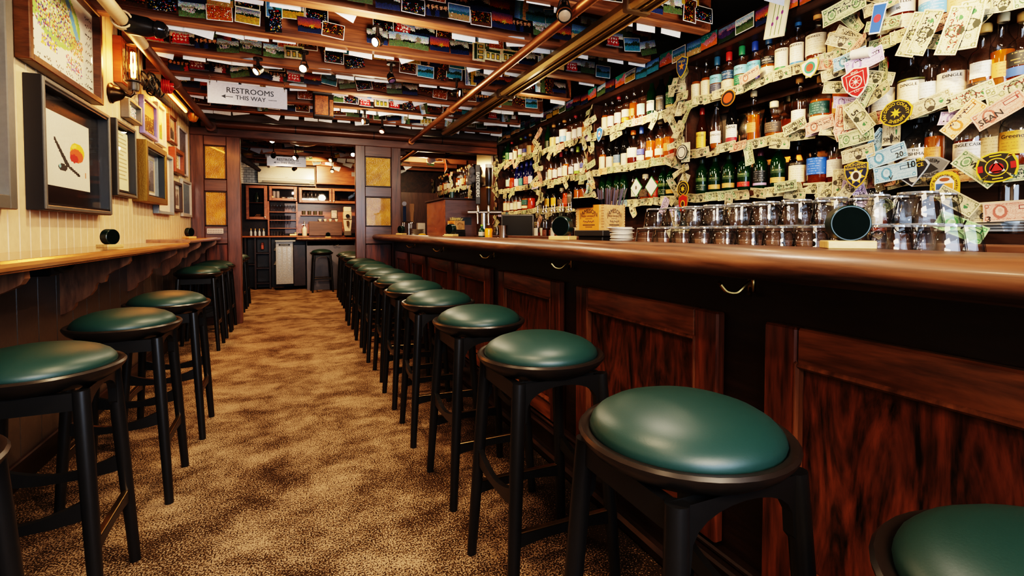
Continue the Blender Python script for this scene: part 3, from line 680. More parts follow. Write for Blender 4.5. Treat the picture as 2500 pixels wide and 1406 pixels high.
ledge('wall_ledge','shorter far wooden ledge on the left wall ending at the partition',5.06,6.97,-.86,1.082,.036,(5.6,6.6))
for y,l in ((3.1,'black power outlet box under the left ledge, beside the nearest full corbel'),(4.3,'black power outlet box under the left ledge, beside the farther corbel')):
    t=thing('outlet_box',l,'outlet',(WX+.045,y,.975)); MB().box((0,0,0),(.09,.11,.08),bev=.006).build('box',BLACK,t)
    m=MB()
    for k in (-.025,.025):
        for q in (-.012,.012): m.box((.0455,k+q,.005),(.002,.004,.016))
    m.build('socket_slots',plain((.3,.3,.3),.4),t)
t=MB().tube([(WX+.2,2.78,1.012),(WX+.2,2.8,.985),(WX+.2,2.85,.972),(WX+.2,2.92,.975),(WX+.2,2.96,.99),(WX+.2,2.97,1.012)],.011,8).build('bag_hook',BLACK); tag(t,'black looped bag hook under the near left ledge','hook')
# ================================================================ pictures on the left wall
PGLASS=thinglass('picture_glass',(1,1,1),rough=.02,ior=1.10)
PIC=vcol('printed_paper',.55)
def frame(label,y0,y1,z0,z1,dep,fw,mat,img,mats=None,matw=.0,glass=True,ins=None,inner=None,text=None,side=None):
    w,h=y1-y0,z1-z0; t=thing('picture_frame',label,'picture',M=face_px((WX+.001,(y0+y1)/2,(z0+z1)/2)))
    f=MB()
    for sx in (-1,1): f.box((sx*(w-fw)/2,0,dep/2),(fw,h,dep),0,bev=.004)
    for sy in (-1,1): f.box((0,sy*(h-fw)/2,dep/2),(w-2*fw,fw,dep),0,bev=.004)
    if inner:
        for sx in (-1,1): f.box((sx*(w/2-fw-.006),0,dep/2),(.012,h-2*fw,dep*.8),1)
        for sy in (-1,1): f.box((0,sy*(h/2-fw-.006),dep/2),(w-2*fw,.012,dep*.8),1)
    if side:
        for sx in (-1,1): f.box((sx*(w/2+.0015),0,dep/2-.004),(.003,h,dep-.008),1)
        for sy in (-1,1): f.box((0,sy*(h/2+.0015),dep/2-.004),(w,.003,dep-.008),1)
    f.build('frame',[mat,inner or side or mat],t)
    iz=dep*.25 if not inner else dep*.2
    if mats: MB().box((0,0,iz),(w-2*fw,h-2*fw,.004)).build('mat_board',mats,t)
    pw,ph=(w-2*fw-2*matw,h-2*fw-2*matw) if ins is None else (ins[2],ins[3]); px,py=(0,0) if ins is None else (ins[0],ins[1])
    p=MB().grid(img.p,pw,ph,0,T(px,py,iz+.0035))
    if text:
        for s,x,y,hh in text: p.text(s,hh,1,T(px+x,py+y,iz+.0042),align='L')
    p.build('print',[PIC,BLACK],t)
    if glass: MB().poly([(-w/2+fw,-h/2+fw),(w/2-fw,-h/2+fw),(w/2-fw,h/2-fw),(-w/2+fw,h/2-fw)],dep*.62).build('glass',PGLASS,t)
    return t
rr=random.Random(3)
WSILV=plain((.14,.13,.115),.4,.3); DKFR=plain((.007,.007,.009),.4); BRFR=wood('picture_wood',(.04,.012,.004),(.12,.038,.013),'Z',14,.35,.2); ORFR=wood('orange_wood',(.09,.022,.006),(.17,.048,.014),'Z',14,.35,.2)
GOLD=plain((.24,.14,.03),.38,.7,.4,90); LILAC=plain((.22,.19,.40),.4); BLGREY=plain((.20,.25,.28),.4); WHFR=plain((.46,.44,.44),.4)
# 1 field picture at the left edge
im=Im(60,40,K['cream']); im.grad(0,.42,hx('d8dde0'),hx('cfc7ba')); im.hill(.42,.03,hx('6b4a2a'),rr); im.hill(.62,.03,hx('a5793f'),rr); im.hill(.8,.03,hx('8a5a28'),rr); im.noise(.35,rr)
frame('pale silver framed print of a brown field, cut off by the left photo edge',1.75,2.852,1.245,2.62,.055,.06,WSILV,im,WHITE,.03)
# 2 crowd cartoon with signatures
im=Im(90,56,hx('ddd5c2')); im.ell(.42,.35,.36,.34,hx('8fb35a')); im.ell(.45,.32,.28,.27,hx('b9c77a')); im.hill(.99,.0,hx('ddd5c2'),rr)
for k in range(26): im.rect(.52+.008*k,.02+.018*k,.58+.008*k,.05+.018*k,hx('5d9cbd'))
im.dots(900,.16,.18,.62,.62,[hx(c) for c in ('c98a7a','2a2a3a','7a4a8a','c9a03a','e6c9b5','a03a3a','3a5a8a','e8e0d0')],rr); im.dots(220,.62,.45,.82,.66,[hx(c) for c in ('c98a7a','3a2a3a','c9603a','8aa04a')],rr)
im.dots(130,.22,.66,.42,.78,[hx(c) for c in ('4a3a8a','e0b82a','c9a08a')],rr); im.dots(130,.55,.7,.8,.85,[hx(c) for c in ('5a4a9a','c03a4a','6a8a4a')],rr)
for k in range(9): im.scrib(.02,.13,.08+.1*k,hx('4a4640'),rr,.03); im.scrib(.87,.98,.1+.1*k,hx('4a4640'),rr,.03)
for k in range(6): im.scrib(.1+.15*k,.2+.15*k,.9,hx('4a4640'),rr,.04)
frame('large brown framed watercolour of a crowd on a green field with signatures',2.99,3.93,1.945,2.52,.06,.035,BRFR,im)
# 3 dark deep frame, cream sheet with an abstract bright shape
im=Im(92,60,hx('d9d0bd')); im.noise(.03,rr)
im.ell(.70,.44,.17,.13,hx('e3b62a')); im.ell(.68,.50,.16,.10,hx('d5572a')); im.ell(.62,.55,.10,.06,hx('b3251f'))
for k in range(13): im.ell(.20+.022*k,.36+.026*k,.018+.0022*k,.03,hx('1c1a1c'))
for k in range(9): im.ell(.52+.025*k,.70+.010*k,.03,.022,hx('1c1a1c'))
im.ell(.36,.72,.1,.05,hx('1c1a1c')); im.ell(.30,.71,.03,.02,hx('7fb0b0')); im.rect(.08,.08,.2,.09,hx('55504a')); im.rect(.08,.13,.3,.14,hx('a59c8a')); im.rect(.08,.16,.26,.17,hx('a59c8a')); im.rect(.88,.72,.9,.8,hx('b3653a'))
frame('deep black frame holding a cream sheet with a red and yellow abstract shape',3.065,3.985,1.257,1.895,.075,.022,WSILV,im,plain((.008,.007,.008),.25),0,True,(-.02,.005,.58,.385),plain((.006,.006,.008),.4),None,DKFR)
# 4 typed letter
im=Im(20,44,hx('e0d5b0'))
for k in range(24): im.rect(.1,.05+.034*k,.9-.25*rr.random()*(k%5==0),.05+.034*k+.012,hx('a89c78'))
frame('narrow deep black frame with a typed cream letter, right of the abstract sheet',4.17,4.61,1.40,1.92,.06,.02,WSILV,im,plain((.008,.007,.008),.3),.03,True,None,plain((.006,.006,.008),.4),None,DKFR)
im=Im(20,20,hx('c9b08a')); im.dots(160,0,0,1,1,[hx('8a3a2a'),hx('5a3a2a'),hx('d9c9a0')],rr)
frame('small reddish brown frame high on the wall behind the sconce',4.33,4.68,2.20,2.53,.05,.028,ORFR,im)
im=Im(20,14,K['white']); im.dots(150,0,0,1,1,[K['teal'],K['pink'],K['navy'],K['white']],rr)
frame('small grey box frame under the wall sconce',4.47,4.80,1.985,2.13,.055,.02,WSILV,im)
im=pc=Im(30,24,K['dbrown']); im.grad(0,.4,hx('8a5a3a'),hx('d9a05a')); im.hill(.5,.08,hx('2a1a0c'),rr); im.dots(180,.0,.45,1,1,[hx('4a5a2a'),hx('c9a05a'),hx('1a0f08')],rr)
frame('lilac framed print of a dim garden under the orange heater glow',4.93,5.37,1.955,2.27,.035,.03,LILAC,im)
def land(w,h,a,b,c,d,r): 
    im=Im(w,h,K['cream']); im.grad(0,.5,hx(a),hx(b)); im.hill(.45,.08,hx(c),r); im.hill(.7,.06,hx(d),r); im.noise(.2,r); return im
frame('tall white framed picture right of the lilac frame',5.39,5.69,1.945,2.32,.035,.028,WHFR,land(16,24,'e0c9a0','c9b08a','6a6a3a','5a7a3a',rr),plain((.7,.62,.48),.5),.04)
frame('thin brown framed picture in the upper row near the partition',5.83,6.16,2.04,2.31,.035,.022,BRFR,land(16,20,'c9a880','b09070','4a4a4a','3a3a30',rr),plain((.62,.52,.38),.5),.03)
frame('silver edged dark picture highest beside the partition',6.27,6.72,1.77,2.28,.03,.02,WHFR,land(16,24,'5a5a6a','4a4a52','2a2a32','2a262a',rr))
im=land(20,28,'7a7a8a','6a6a72','4a4a55','3a3a40',rr); im.border(1,hx('9a9070'))
frame('ornate deep gilt frame around a small grey engraving',4.70,5.36,1.385,1.87,.10,.05,GOLD,im,plain((.62,.58,.5),.5),.05,True,None,plain((.01,.015,.02),.4))
im=Im(30,44,hx('d9d2c0')); im.dots(700,.1,.05,.9,.75,[hx('b09a6a'),hx('8a8a7a'),hx('e6dcc0'),hx('c9b890')],rr)
frame('large blue-grey framed pale drawing right of the gilt frame',5.29,5.90,1.31,1.89,.045,.03,BLGREY,im,plain((.72,.69,.62),.5),.07)
im=Im(16,18,hx('d9c8a0')); im.dots(120,.05,.05,.95,.95,[hx('a0522d'),hx('7a5a3a'),hx('e6d8b8')],rr)
frame('small thick orange wood frame in the middle of the far pictures',5.92,6.34,1.75,2.0,.06,.045,ORFR,im,plain((.7,.62,.48),.5),.015)
frame('small dark brown framed photo low beside the blue-grey frame',5.96,6.33,1.355,1.665,.04,.03,plain((.035,.02,.014),.4),land(14,16,'8a8580','7a7570','3a3838','4a4644',rr),plain((.6,.56,.48),.5),.04)
frame('silver framed blue-green print lowest beside the partition',6.40,6.90,1.315,1.73,.03,.03,plain((.42,.40,.36),.4),land(20,20,'3a5a66','35555f','2f4f58','2a4650',rr),plain((.5,.48,.42),.5),.015)
# ================================================================ postcards pinned to the beams
CARD=vcol('postcard_print',.38); CBACK=plain((.80,.82,.84),.55)
def card_mesh(img,w,h,bend,back=True):
    m=MB(); bf=lambda p:(p[0],p[1],bend*((p[1]/h+.5)**2)*-1+ .3*bend*(p[0]/w)**2)
    m.grid(img,w,h,0,None,bf); 
    n=4; vs=[]
    for j in range(n+1):
        for i in range(n+1): q=bf((-w/2+w*i/n,-h/2+h*j/n,0)); vs.append((q[0],q[1],q[2]-.0008))
    m.add(vs,[(j*(n+1)+i,(j+1)*(n+1)+i,(j+1)*(n+1)+i+1,j*(n+1)+i+1) for j in range(n) for i in range(n)],1,None,None,True)
    return m.mesh('postcard',[CARD,CBACK])
PCM={}
rc=random.Random(21)
for kind in sorted(set(PCK)):
    PCM[kind]=[card_mesh(pc_image(kind,rc),.152,.105,rc.uniform(-.004,.016)) for _ in range(3)]
BACKM=[]
for k in range(6):
    w=.15+.02*(k%2); m=MB(); b=rc.uniform(-.01,.02); n=5; vs=[]
    for j in range(n+1):
        for i in range(n+1): u=i/n-.5; v=j/n; vs.append((u*w,(v-.5)*.105,b*(1-v)**2*(1+u)))
    m.add(vs,[(j*(n+1)+i,j*(n+1)+i+1,(j+1)*(n+1)+i+1,(j+1)*(n+1)+i) for j in range(n) for i in range(n)],0,None,None,True); BACKM.append(m.mesh('postcard',[CBACK]))
cards=[]   # (size in view, mesh, matrix, label parts)
for bi,y in enumerate(JY):
    if y<1.9 or y>6.95: continue
    bn=len(JY)-bi
    rows=((.098,0),(.195,1)) if y<5.0 else ((.09,0),(.17,1)) if y<6 else ((.09,0),)
    for dz,row in rows:
        x=-1.02+rc.random()*.05; i=0
        while x<2.5:
            kind=rc.choice(PCK); me=rc.choice(PCM[kind]); rot=rc.gauss(0,.035) if rc.random()<.88 else rc.uniform(-.3,.3)
            port=rc.random()<.14
            M=face_my((x+.076,y-JT/2-.012-.004*rc.random()-.006*(1-row),JZ+dz+rc.uniform(-.012,.012)),rot+(PI/2 if port else 0),.05*rc.random())
            i+=1
            if not (rc.random()<.06): cards.append((.105*(.75 if row else 1)/math.hypot(x-.4,y),me,M,kind,f'{"lower" if row==0 else "upper"} row',i,bn))
            x+=.155*(.72 if port else 1)+rc.uniform(-.01,.012)
    x=-1.0; i=0
    while x<2.5:
        i+=1; rot=rc.gauss(0,.04) if rc.random()<.8 else rc.uniform(-.45,.45)
        z=JZ+.031+rc.uniform(-.014,.012)
        if rc.random()<.8: cards.append((.045/math.hypot(x-.4,y),rc.choice(BACKM),face_my((x+.07,y+JT/2+.008,z),rot,-.06*rc.random()),'back','',i,bn))
        x+=.165+rc.uniform(-.01,.05)
vis=[c for c in cards if not (c[2].translation.x/c[2].translation.y>2.2)]
def inview(p):
    v=Vector(p)-Vector((0,0,CAMH)); d=v.dot(_f)
    if d<.1: return False
    x=1250+FPX*v.dot(_r)/d; y=601-FPX*v.dot(_u)/d
    return -40<x<2540 and -30<y<1436
vis=[c for c in cards if inview(c[2].translation)]
vis.sort(key=lambda c:-c[0]); 
# postcards along the top edge of the back bar
topc=[]
y=1.0; i=0
while y<7.3:
    kind=rc.choice(['bright coloured map','orange sunset','purple heath','golden field','green field','sandy beach','blue headland','bright coloured map'])
    if kind not in PCM: PCM[kind]=[card_mesh(pc_image(kind,rc),.152,.105,rc.uniform(0,.008)) for _ in range(3)]
    topc.append((kind,rc.choice(PCM[kind]),face_mx((2.80-.006*(i%2),y+.076,2.565+rc.uniform(-.015,.015)),rc.gauss(0,.05)+(PI/2 if i in (5,) else 0)),i)); i+=1; y+=.158
KEEP=300-len(topc)
nt_=len(topc)
for kind,me,M,i in topc:
    tag(obj('postcard',me,M=M),f'{kind} postcard, {nth(nt_-i)} from the left along the back bar top','postcard','postcards along the top of the back bar')
for c in vis[:KEEP]:
    o=obj('postcard',c[1],M=c[2])
    if c[3]=='back': tag(o,f'white card back below a beam, {nth(c[5])} from left, {nth(c[6])} beam from the partition','postcard','white card backs below the beams')
    else: tag(o,f'{c[3]} postcard, {c[4]}, {nth(c[5])} from left, {nth(c[6])} beam from the partition','postcard','postcards pinned to the ceiling beams')
def merge(name,items,mats):
    m=MB(); 
    for me,M in items:
        base=len(m.v); m.v += [tuple(M@v.co) for v in me.vertices]
        ca=me.color_attributes.get('Col')
        for p in me.polygons:
            m.f.append([base+i for i in p.vertices]); m.sm.append(p.use_smooth)
            m.m.append(mats.index(me.materials[p.material_index]))
            m.c.append(tuple(ca.data[p.loop_start].color)[:3] if ca else (1,1,1))
    return m.build(name,mats,sharp=None)
rest=[(c[1],c[2]) for c in vis[KEEP:]]
# back room ceiling cards
for y in (7.7,8.35,9.0,9.65,10.3,10.95):
    x=-1.0
    while x<2.6:
        kind=rc.choice(PCK); 
        if rc.random()<.7: rest.append((rc.choice(PCM[kind]),face_my((x,y-.055,2.56+rc.uniform(-.02,.05)),rc.gauss(0,.2))))
        if rc.random()<.28: rest.append((rc.choice(BACKM),face_my((x+.05,y+.05,2.50+rc.uniform(-.03,.02)),rc.gauss(0,.3))))
        x+=.17
o=merge('postcard',rest,[CARD,CBACK]); tag(o,'remaining small postcards crowded along the far ceiling beams and back room beams','postcards'); o['kind']='stuff'
# ================================================================ hanging signs
SIGNW=plain((.50,.52,.60),.35); SIGNT=plain((.012,.018,.03),.5)
def sign(label,p,w,h,chain,ry=0):
    t=thing('hanging_sign',label,'sign',M=face_my(p,0,0,ry))
    m=MB(); m.box((0,0,-.004),(w,h,.008),0,bev=.002); m.build('board',SIGNW,t)
    m=MB(); m.text('RESTROOMS',.255*h,0,T(.025*w,.19*h,.0008),wmax=.69*w); m.text('THIS WAY',.2*h,0,T(.03*w,-.13*h,.0008),wmax=.38*w)
    def ln(x0,x1,y,th): m.box(((x0+x1)/2,y,.0008),(x1-x0,th,.001))
    ln(-.31*w,-.19*w,-.13*h,.028*h); ln(.255*w,.365*w,-.13*h,.022*h)
    m.poly([(-.335*w,-.13*h),(-.278*w,-.225*h),(-.285*w,-.13*h),(-.278*w,-.035*h)],.0009)
    m.build('lettering',SIGNT,t)
    for s in (-1,1):
        m=MB(); x=s*(w/2-.02); top=chain
        n=max(2,int((top)/.022))
        for k in range(n+1):
            z0=h/2-.022+k*.020; a=[(x+(.005*math.cos(q) if k%2 else 0),z0+.013*math.sin(q)+.006,.002+(0 if k%2 else .005*math.cos(q))) for q in [2*PI*i/10 for i in range(11)]]
            m.tube(a,.0016,5,cap=False)
        m.build('chain',STEEL,t)
    return t
sign('white RESTROOMS THIS WAY sign hanging in the main room, nearer and larger one',(-.388,4.95,2.343),.622,.182,.075)
sign('white RESTROOMS THIS WAY sign hanging in the back room, smaller far one',(-.168,9.5,2.365),.622,.17,.05)
# ================================================================ spotlights
LIT=emitm((1.0,.72,.38),26); LITW=emitm((1.0,.80,.52),60)
def spot(label,p,drop,az,tilt,lit=LIT,s=1.0,top=JZ):
    t=thing('ceiling_spotlight',label,'spotlight',p)
    m=MB(); m.tube([(0,0,.05*s),(0,0,top-p[2]+.005)],.006*s,8); m.tube([(0,0,top-p[2]-.055),(0,0,top-p[2]+.006)],.011*s,10); m.lathe([(0,top-p[2]+.012),(.035*s,top-p[2]+.012),(.035*s,top-p[2]-.004),(.0,top-p[2]-.004)],16); m.build('stem',DKMET,t)
    Mx=mrot(0,0,az)@mrot(0,tilt,0)          # head axis along local +x
    L=.075*s; r=.030*s
    m=MB(); A=Mx@mrot(0,PI/2,0)
    m.lathe([(0,-L*.62),(r*.55,-L*.6),(r*.85,-L*.45),(r,-L*.2),(r*1.02,L*.38),(r*.9,L*.38),(r*.86,L*.3)],20,0,A); m.build('head',BLACKMET,t)
    MB().lathe([(r*1.03,L*.12),(r*1.07,L*.14),(r*1.07,L*.24),(r*1.03,L*.26)],20,0,A).build('copper_band',COPPER,t)
    MB().lathe([(r*.87,L*.31),(r*.6,L*.36),(0,L*.385)],18,0,A).build('bulb',lit,t)
    m=MB(); 
    for sy in (-1,1): m.tube([Mx@Vector((0,sy*r*1.05,0)),Vector((0,0,.05*s))+(Mx@Vector((0,sy*r*1.0,0)))*.55,(0,0,.055*s)],.004*s,6)
    m.build('yoke',DKMET,t)
    return t
SPOTS=[]
def sp(label,px,py,Y,az,tilt,lit=LIT,s=1.0,top=JZ):
    p=on(px,py,Y=Y); SPOTS.append((p,az,tilt)); return spot(label,tuple(p),0,az,tilt,lit,s,top)
d=math.radians
sp('glaring ceiling spotlight left of centre pointing at the camera, brightest in the front room',922,102,3.42,d(215),d(25),LITW)
sp('black ceiling spotlight on a long stem just above the near restrooms sign, aimed left',630,172,4.4,d(215),d(38),LIT)
sp('black ceiling spotlight on a long stem above and right of the near restrooms sign',742,166,4.1,d(250),d(30),LIT)
sp('unlit-looking ceiling spotlight right of the sign, purple glint on its face',955,192,4.1,d(300),d(60),plain((.3,.2,.4),.15,.6))
sp('lit ceiling spotlight hanging just left of the copper pipe',1115,227,4.3,d(330),d(10),LITW)
sp('small reddish ceiling spotlight near the partition, left of two',891,297,5.75,d(200),d(10),LIT,1.05)
sp('small dark ceiling spotlight near the partition, right of two with red glow',933,318,6.1,d(240),d(50),emitm((1,.35,.2),8),1.05)
sp('large black spotlight clamped to the copper pipe near the top edge',1377,32,2.5,d(250),d(48),plain((.55,.42,.3),.2,.5),1.35)
BKSP=[(665,342,7.6,'bright bulb of the spotlight just under the header in the back room'),(722,384,8.4,'lit back room spotlight covering the last letters of the far sign'),(668,380,8.7,'dark back room spotlight in front of the far sign left end'),(809,390,8.5,'copper banded back room spotlight right of the far sign'),(862,376,8.3,'lit back room spotlight half hidden by the right partition panel'),(719,412,9.9,'small back room spotlight hanging before the wall air conditioner'),(811,417,9.9,'small back room spotlight before the wooden soffit right of the air conditioner')]
for k,(x,y,Y,l) in enumerate(BKSP): sp(l,x,y,Y,d(225 if k%2 else 260),d(30),LITW if k in(0,1,4) else emitm((1,.6,.25),4) if k in(3,6) else BLACK,1.15,2.52)
t=thing('clamp_spotlight','large black cylindrical spotlight on the cream pipe near the left wall','spotlight',(-.84,3.66,2.385)); A=mrot(0,PI/2,0)@mrot(0,0,0)
A=mrot(0,0,d(-12))@mrot(0,d(98),0)
MB().lathe([(0,-.11),(.05,-.105),(.06,-.08),(.058,.02),(.045,.05),(.042,.075)],24,0,A).build('housing',plain((.015,.015,.017),.3,.3),t)
MB().lathe([(.040,.06),(.052,.075),(.05,.10),(.03,.125),(0,.13)],20,0,A).build('lens_hood',plain((.03,.03,.035),.12,.6),t)
m=MB(); m.tube([(-.02,0,0),(-.08,0,.02)],.012,8); m.build('bracket',CREAMP,t)
# ================================================================ wall sconce, heater, cables, lantern
t=thing('wall_sconce','lit caged filament wall lamp with bronze base on the cream wall','lamp',(WX,4.26,2.105)); BRZ=plain((.06,.035,.018),.3,.8)
MB().lathe([(0,0),(.065,0),(.07,.012),(.06,.02),(.055,.03),(.045,.055),(.035,.07),(.015,.085),(0,.09)],24,0,mrot(0,PI/2,0)).build('base',BRZ,t)
m=MB(); m.tube([(.08,0,0),(.115,0,-.012),(.135,0,.01),(.135,0,.05)],.011,10); m.build('arm',BRZ,t)
MB().lathe([(0,.03),(.03,.03),(.034,.045),(.034,.085),(.05,.09),(.05,.097),(0,.097)],20,0,T(.135,0,0)).build('socket',plain((.08,.07,.06),.4,.7),t)
m=MB()
for k in range(4):
    a=PI/4+k*PI/2; m.tube([(.135+.046*math.cos(a),.046*math.sin(a),.095),(.135+.046*math.cos(a),.046*math.sin(a),.34)],.0028,6)
m.tube([(.135+.046*math.cos(a),.046*math.sin(a),.34) for a in [PI/4+q*PI/8 for q in range(17)]],.003,6); m.build('cage',BRZ,t)
MB().lathe([(.012,.1),(.024,.115),(.027,.15),(.027,.29),(.02,.315),(0,.325)],18,0,T(.135,0,0)).build('bulb',thinglass('bulb_glass',(1,.75,.42),ior=1.3),t)
m=MB()
for k in range(6): a=k*PI/3; m.tube([(.135+.012*math.cos(a),.012*math.sin(a),.12),(.135+.014*math.cos(a+.4),.014*math.sin(a+.4),.2),(.135+.012*math.cos(a),.012*math.sin(a),.295)],.0026,5)
m.build('filament',emitm((1,.50,.16),40),t)
t=thing('heater_lamp','glowing orange tube heater beside the ceiling pipe above the pictures','heater',(-1.03,5.55,2.37))
MB().box((0,0,.02),(.09,.95,.04),bev=.01).build('housing',PIPEBR,t)
MB().tube([(0,-.4,-.006),(0,.4,-.006)],.012,10).build('glow_tube',emitm((1,.32,.04),16),t)
MB().lathe([(0,0),(.03,.01),(.05,.05),(.055,.09)],18,0,T(.02,.66,-.06)).build('end_reflector',plain((.6,.25,.05),.3,.8),t)
t=thing('cable_reel','bundle of black cables with a red reel hung under the left ceiling pipe','cable',(-1.03,4.72,2.33)); rr=random.Random(5)
m=MB()
for k in range(9):
    c0=rr.uniform(-.2,.12); r_=rr.uniform(.05,.09); xo=rr.uniform(-.03,.03); m.tube([(xo+.012*math.sin(q*2+k),c0+r_*math.cos(q),-.04+r_*.8*math.sin(q)) for q in [2*PI*i/16 for i in range(17)]],.006,6,cap=False)
m.build('cables',BLACK,t)
m=MB(); 
for k in range(5): m.tube([(.04+.012*k,.12+.06*math.cos(q),.0+.055*math.sin(q)) for q in [2*PI*i/16 for i in range(17)]],.0055,6,cap=False)
m.tube([(.03,.12,0),(.11,.12,0)],.03,14); m.build('red_reel',plain((.35,.02,.02),.3),t)
MB().tube([(.03,.12,0),(.115,.12,.0)],.012,10).build('hub',STEEL,t)
o=MB().tube([(-1.12,4.46,2.33),(-1.08,4.85,2.30),(-1.02,5.2,2.25)],[.018,.028,.02],10).build('driftwood_stick',wood('driftwood',(.03,.024,.02),(.10,.08,.065),'Y',12,.7,.15)); tag(o,'weathered grey driftwood stick hung beneath the left ceiling pipe','driftwood')
t=thing('wooden_lantern_box','old rust brown wooden box hanging from the beams right of the sign','box',(.26,5.635,2.47))
RUST=wood('rust_panel',(.05,.012,.004),(.34,.11,.03),'Z',12,.5,.6,2.5)
m=MB(); m.box((0,0,0),(.2,.12,.25),bev=.01); m.build('body',plain((.012,.008,.006),.5),t)
MB().box((-.02,-.061,.0),(.13,.012,.2),bev=.005).build('front_panel',RUST,t); MB().box((.075,-.061,-.02),(.04,.012,.17),bev=.004).build('side_panel',RUST,t)
MB().box((0,0,.13),(.22,.14,.025),bev=.01).build('lid',plain((.05,.05,.06),.4),t)
t=thing('ceiling_dome_light','round beaded glass dome light on the back room ceiling','lamp',(.08,7.62,2.40))
BEAD=plain((.42,.40,.33),.15,0,1,120); MB().lathe([(0,-.045),(.09,-.04),(.16,-.02),(.2,.01),(.22,.06)],32).build('dome',BEAD,t)
MB().lathe([(.22,.05),(.235,.055),(.235,.1),(0,.1)],32).build('rim',BRASS,t)
# ================================================================ back room: cabinet wall, air conditioner, heater, coffee things
BY=11.0
CW=lambda:CABW
def cabinet(label,x0,x1,z0,z1,dep=.34,doors=(),mat=CABW,open_=False,shelves=()):
    t=thing('wall_cabinet',label,'cabinet',((x0+x1)/2,BY,z0)); w,h=x1-x0,z1-z0; m=MB()
    for s in (-1,1): m.box((s*(w/2-.012),dep/2,h/2),(.024,dep,h),0,bev=.003)
    for z in (.012,h-.012): m.box((0,dep/2,z),(w-.048,dep,.024),0,bev=.003)
    m.box((0,dep-.006,h/2),(w-.05,.01,h-.05),1); m.build('carcass',[mat,BACKW],t)
    for z in shelves: MB().box((0,dep/2,z-z0),(w-.05,dep-.02,.018),bev=.003).build('shelf',mat,t)
    for a,b,kx in doors:
        f=MB(); fw=.05; c=(a+b)/2-(x0+x1)/2; ww=b-a
        for s in (-1,1): f.box((c+s*(ww-fw)/2,-.012,h/2),(fw,.022,h-.01),0,bev=.004)
        for z in (fw/2+.005,h-fw/2-.005): f.box((c,-.012,z),(ww-2*fw,.022,fw),0,bev=.004)
        d_=f.build('door',[mat],t); MB().box((c,-.010,h/2),(ww-2*fw,.004,h-2*fw)).build('glass_pane',thinglass('cabinet_glass',(.75,.75,.78)) if 'cabinet_glass' not in bpy.data.materials else bpy.data.materials['cabinet_glass'],d_)
        MB().lathe([(0,.0),(.006,.002),(.012,.012),(.014,.02),(.008,.028),(0,.03)],12,0,T(kx-(x0+x1)/2,-.022,.05)@mrot(PI/2,0,0)).build('knob',plain((.75,.74,.7),.2),d_)
    return t
cabinet('tall glass-doored cabinet at the left of the back room wall',-.94,-.555,1.385,2.06,doors=((-.93,-.565,-.60),),shelves=(1.72,))
cabinet('upper glass-doored cabinet above the open glass shelves',-.53,-.01,1.765,2.06,doors=((-.52,-.02,-.05),))
cabinet('wide upper cabinet with two glass doors, right in the back room',.02,1.28,1.735,2.05,doors=((.03,.65,.62),(.66,1.27,.69)))
t=thing('glass_shelf_unit','open wooden shelf unit holding glassware in the middle of the back wall','shelf',(-.27,BY,1.06))
for x in (-.27,.25): MB().box((x,.17,.35),(.03,.34,.69),bev=.003).build('side',CABW,t)
MB().box((0,.33,.35),(.5,.01,.69)).build('back_board',BACKW,t)
for z in (.155,.315,.48): MB().box((0,.17,z),(.51,.34,.016),bev=.003).build('shelf',CABW,t)
o=MB().box((.5,BY+.28,1.42),(1.5,.04,.62)).build('panelling',CABW); tag(o,'reddish wooden wall panelling behind the coffee grinder','panelling')
t=thing('back_counter','wooden counter top along the back room wall with dark cupboards below','counter',(-.35,BY,0)); MB().box((.3,.12,1.045),(1.95,.5,.035),bev=.012).build('counter_top',CABW,t)
m=MB()
for x in (-.6,-.43,-.17): m.box((x,.14,.52),(.03,.4,1.02))
m.box((-.38,.33,.52),(.46,.02,1.02)); m.box((-.515,.14,.5),(.14,.4,.02)); 
for z in (.12,.42,.72): m.box((-.3,.14,z),(.24,.4,.02))
m.box((.55,.3,.52),(1.4,.03,1.02)); m.build('cupboard',WALN_DK,t)
o=MB().box((-.3,11.1,.83),(.14,.2,.1),bev=.01).build('red_box',plain((.45,.02,.02),.4)); tag(o,'red box on the open shelf below the back counter','box')
o=MB().box((-.66,11.1,.86),(.05,.08,.14),bev=.01).build('spray_bottle',plain((.5,.12,.06),.4)); tag(o,'small orange bottle in the dark cupboard left of the back room','bottle')
for z,l in ((.47,'pile of papers on the lower open shelf under the back counter'),(.75,'dark gadget on the upper open shelf under the back counter')):
    m=MB()
    for k in range(4): m.box((-.66+.29+.01*k,11.12,z+.02+.022*k),(.17,.2,.02),0,bev=.004)
    o=m.build('paper_pile',plain((.35,.36,.36) if z<.5 else (.10,.11,.12),.5)); tag(o,l,'papers')
# air conditioner
t=thing('air_conditioner','white wall mounted air conditioner over the back room cabinets','air conditioner',(-.2,11.1,2.13)); ACW=plain((.66,.68,.62),.22)
pr=[(.2,.0),(.02,.0),(-.03,.045),(-.045,.09),(-.035,.29),(-.02,.32),(.2,.33)]; n=len(pr); W=1.04
vs=[(x,y,z) for x in (-W/2,W/2) for y,z in pr]; MB().add(vs,[(i,n+i,n+(i+1)%n,(i+1)%n) for i in range(n)]+[tuple(range(n)),tuple(range(n,2*n))[::-1]]).build('body',ACW,t)
m=MB(); m.box((0,-.012,.026),(.86,.05,.035),M=mrot(0,0,0)); m.build('louvre',plain((.2,.2,.17),.3),t)
MB().box((0,-.046,.085),(1.03,.006,.004)).build('front_seam',plain((.25,.25,.22),.4),t); MB().box((0,-.0475,.115),(.06,.003,.008)).build('badge',plain((.3,.3,.28),.4),t)
o=MB().box((-.35,11.2,2.095),(1.4,.35,.012),bev=.003).build('drip_board',WHITE); tag(o,'thin white board under the wall air conditioner','board')
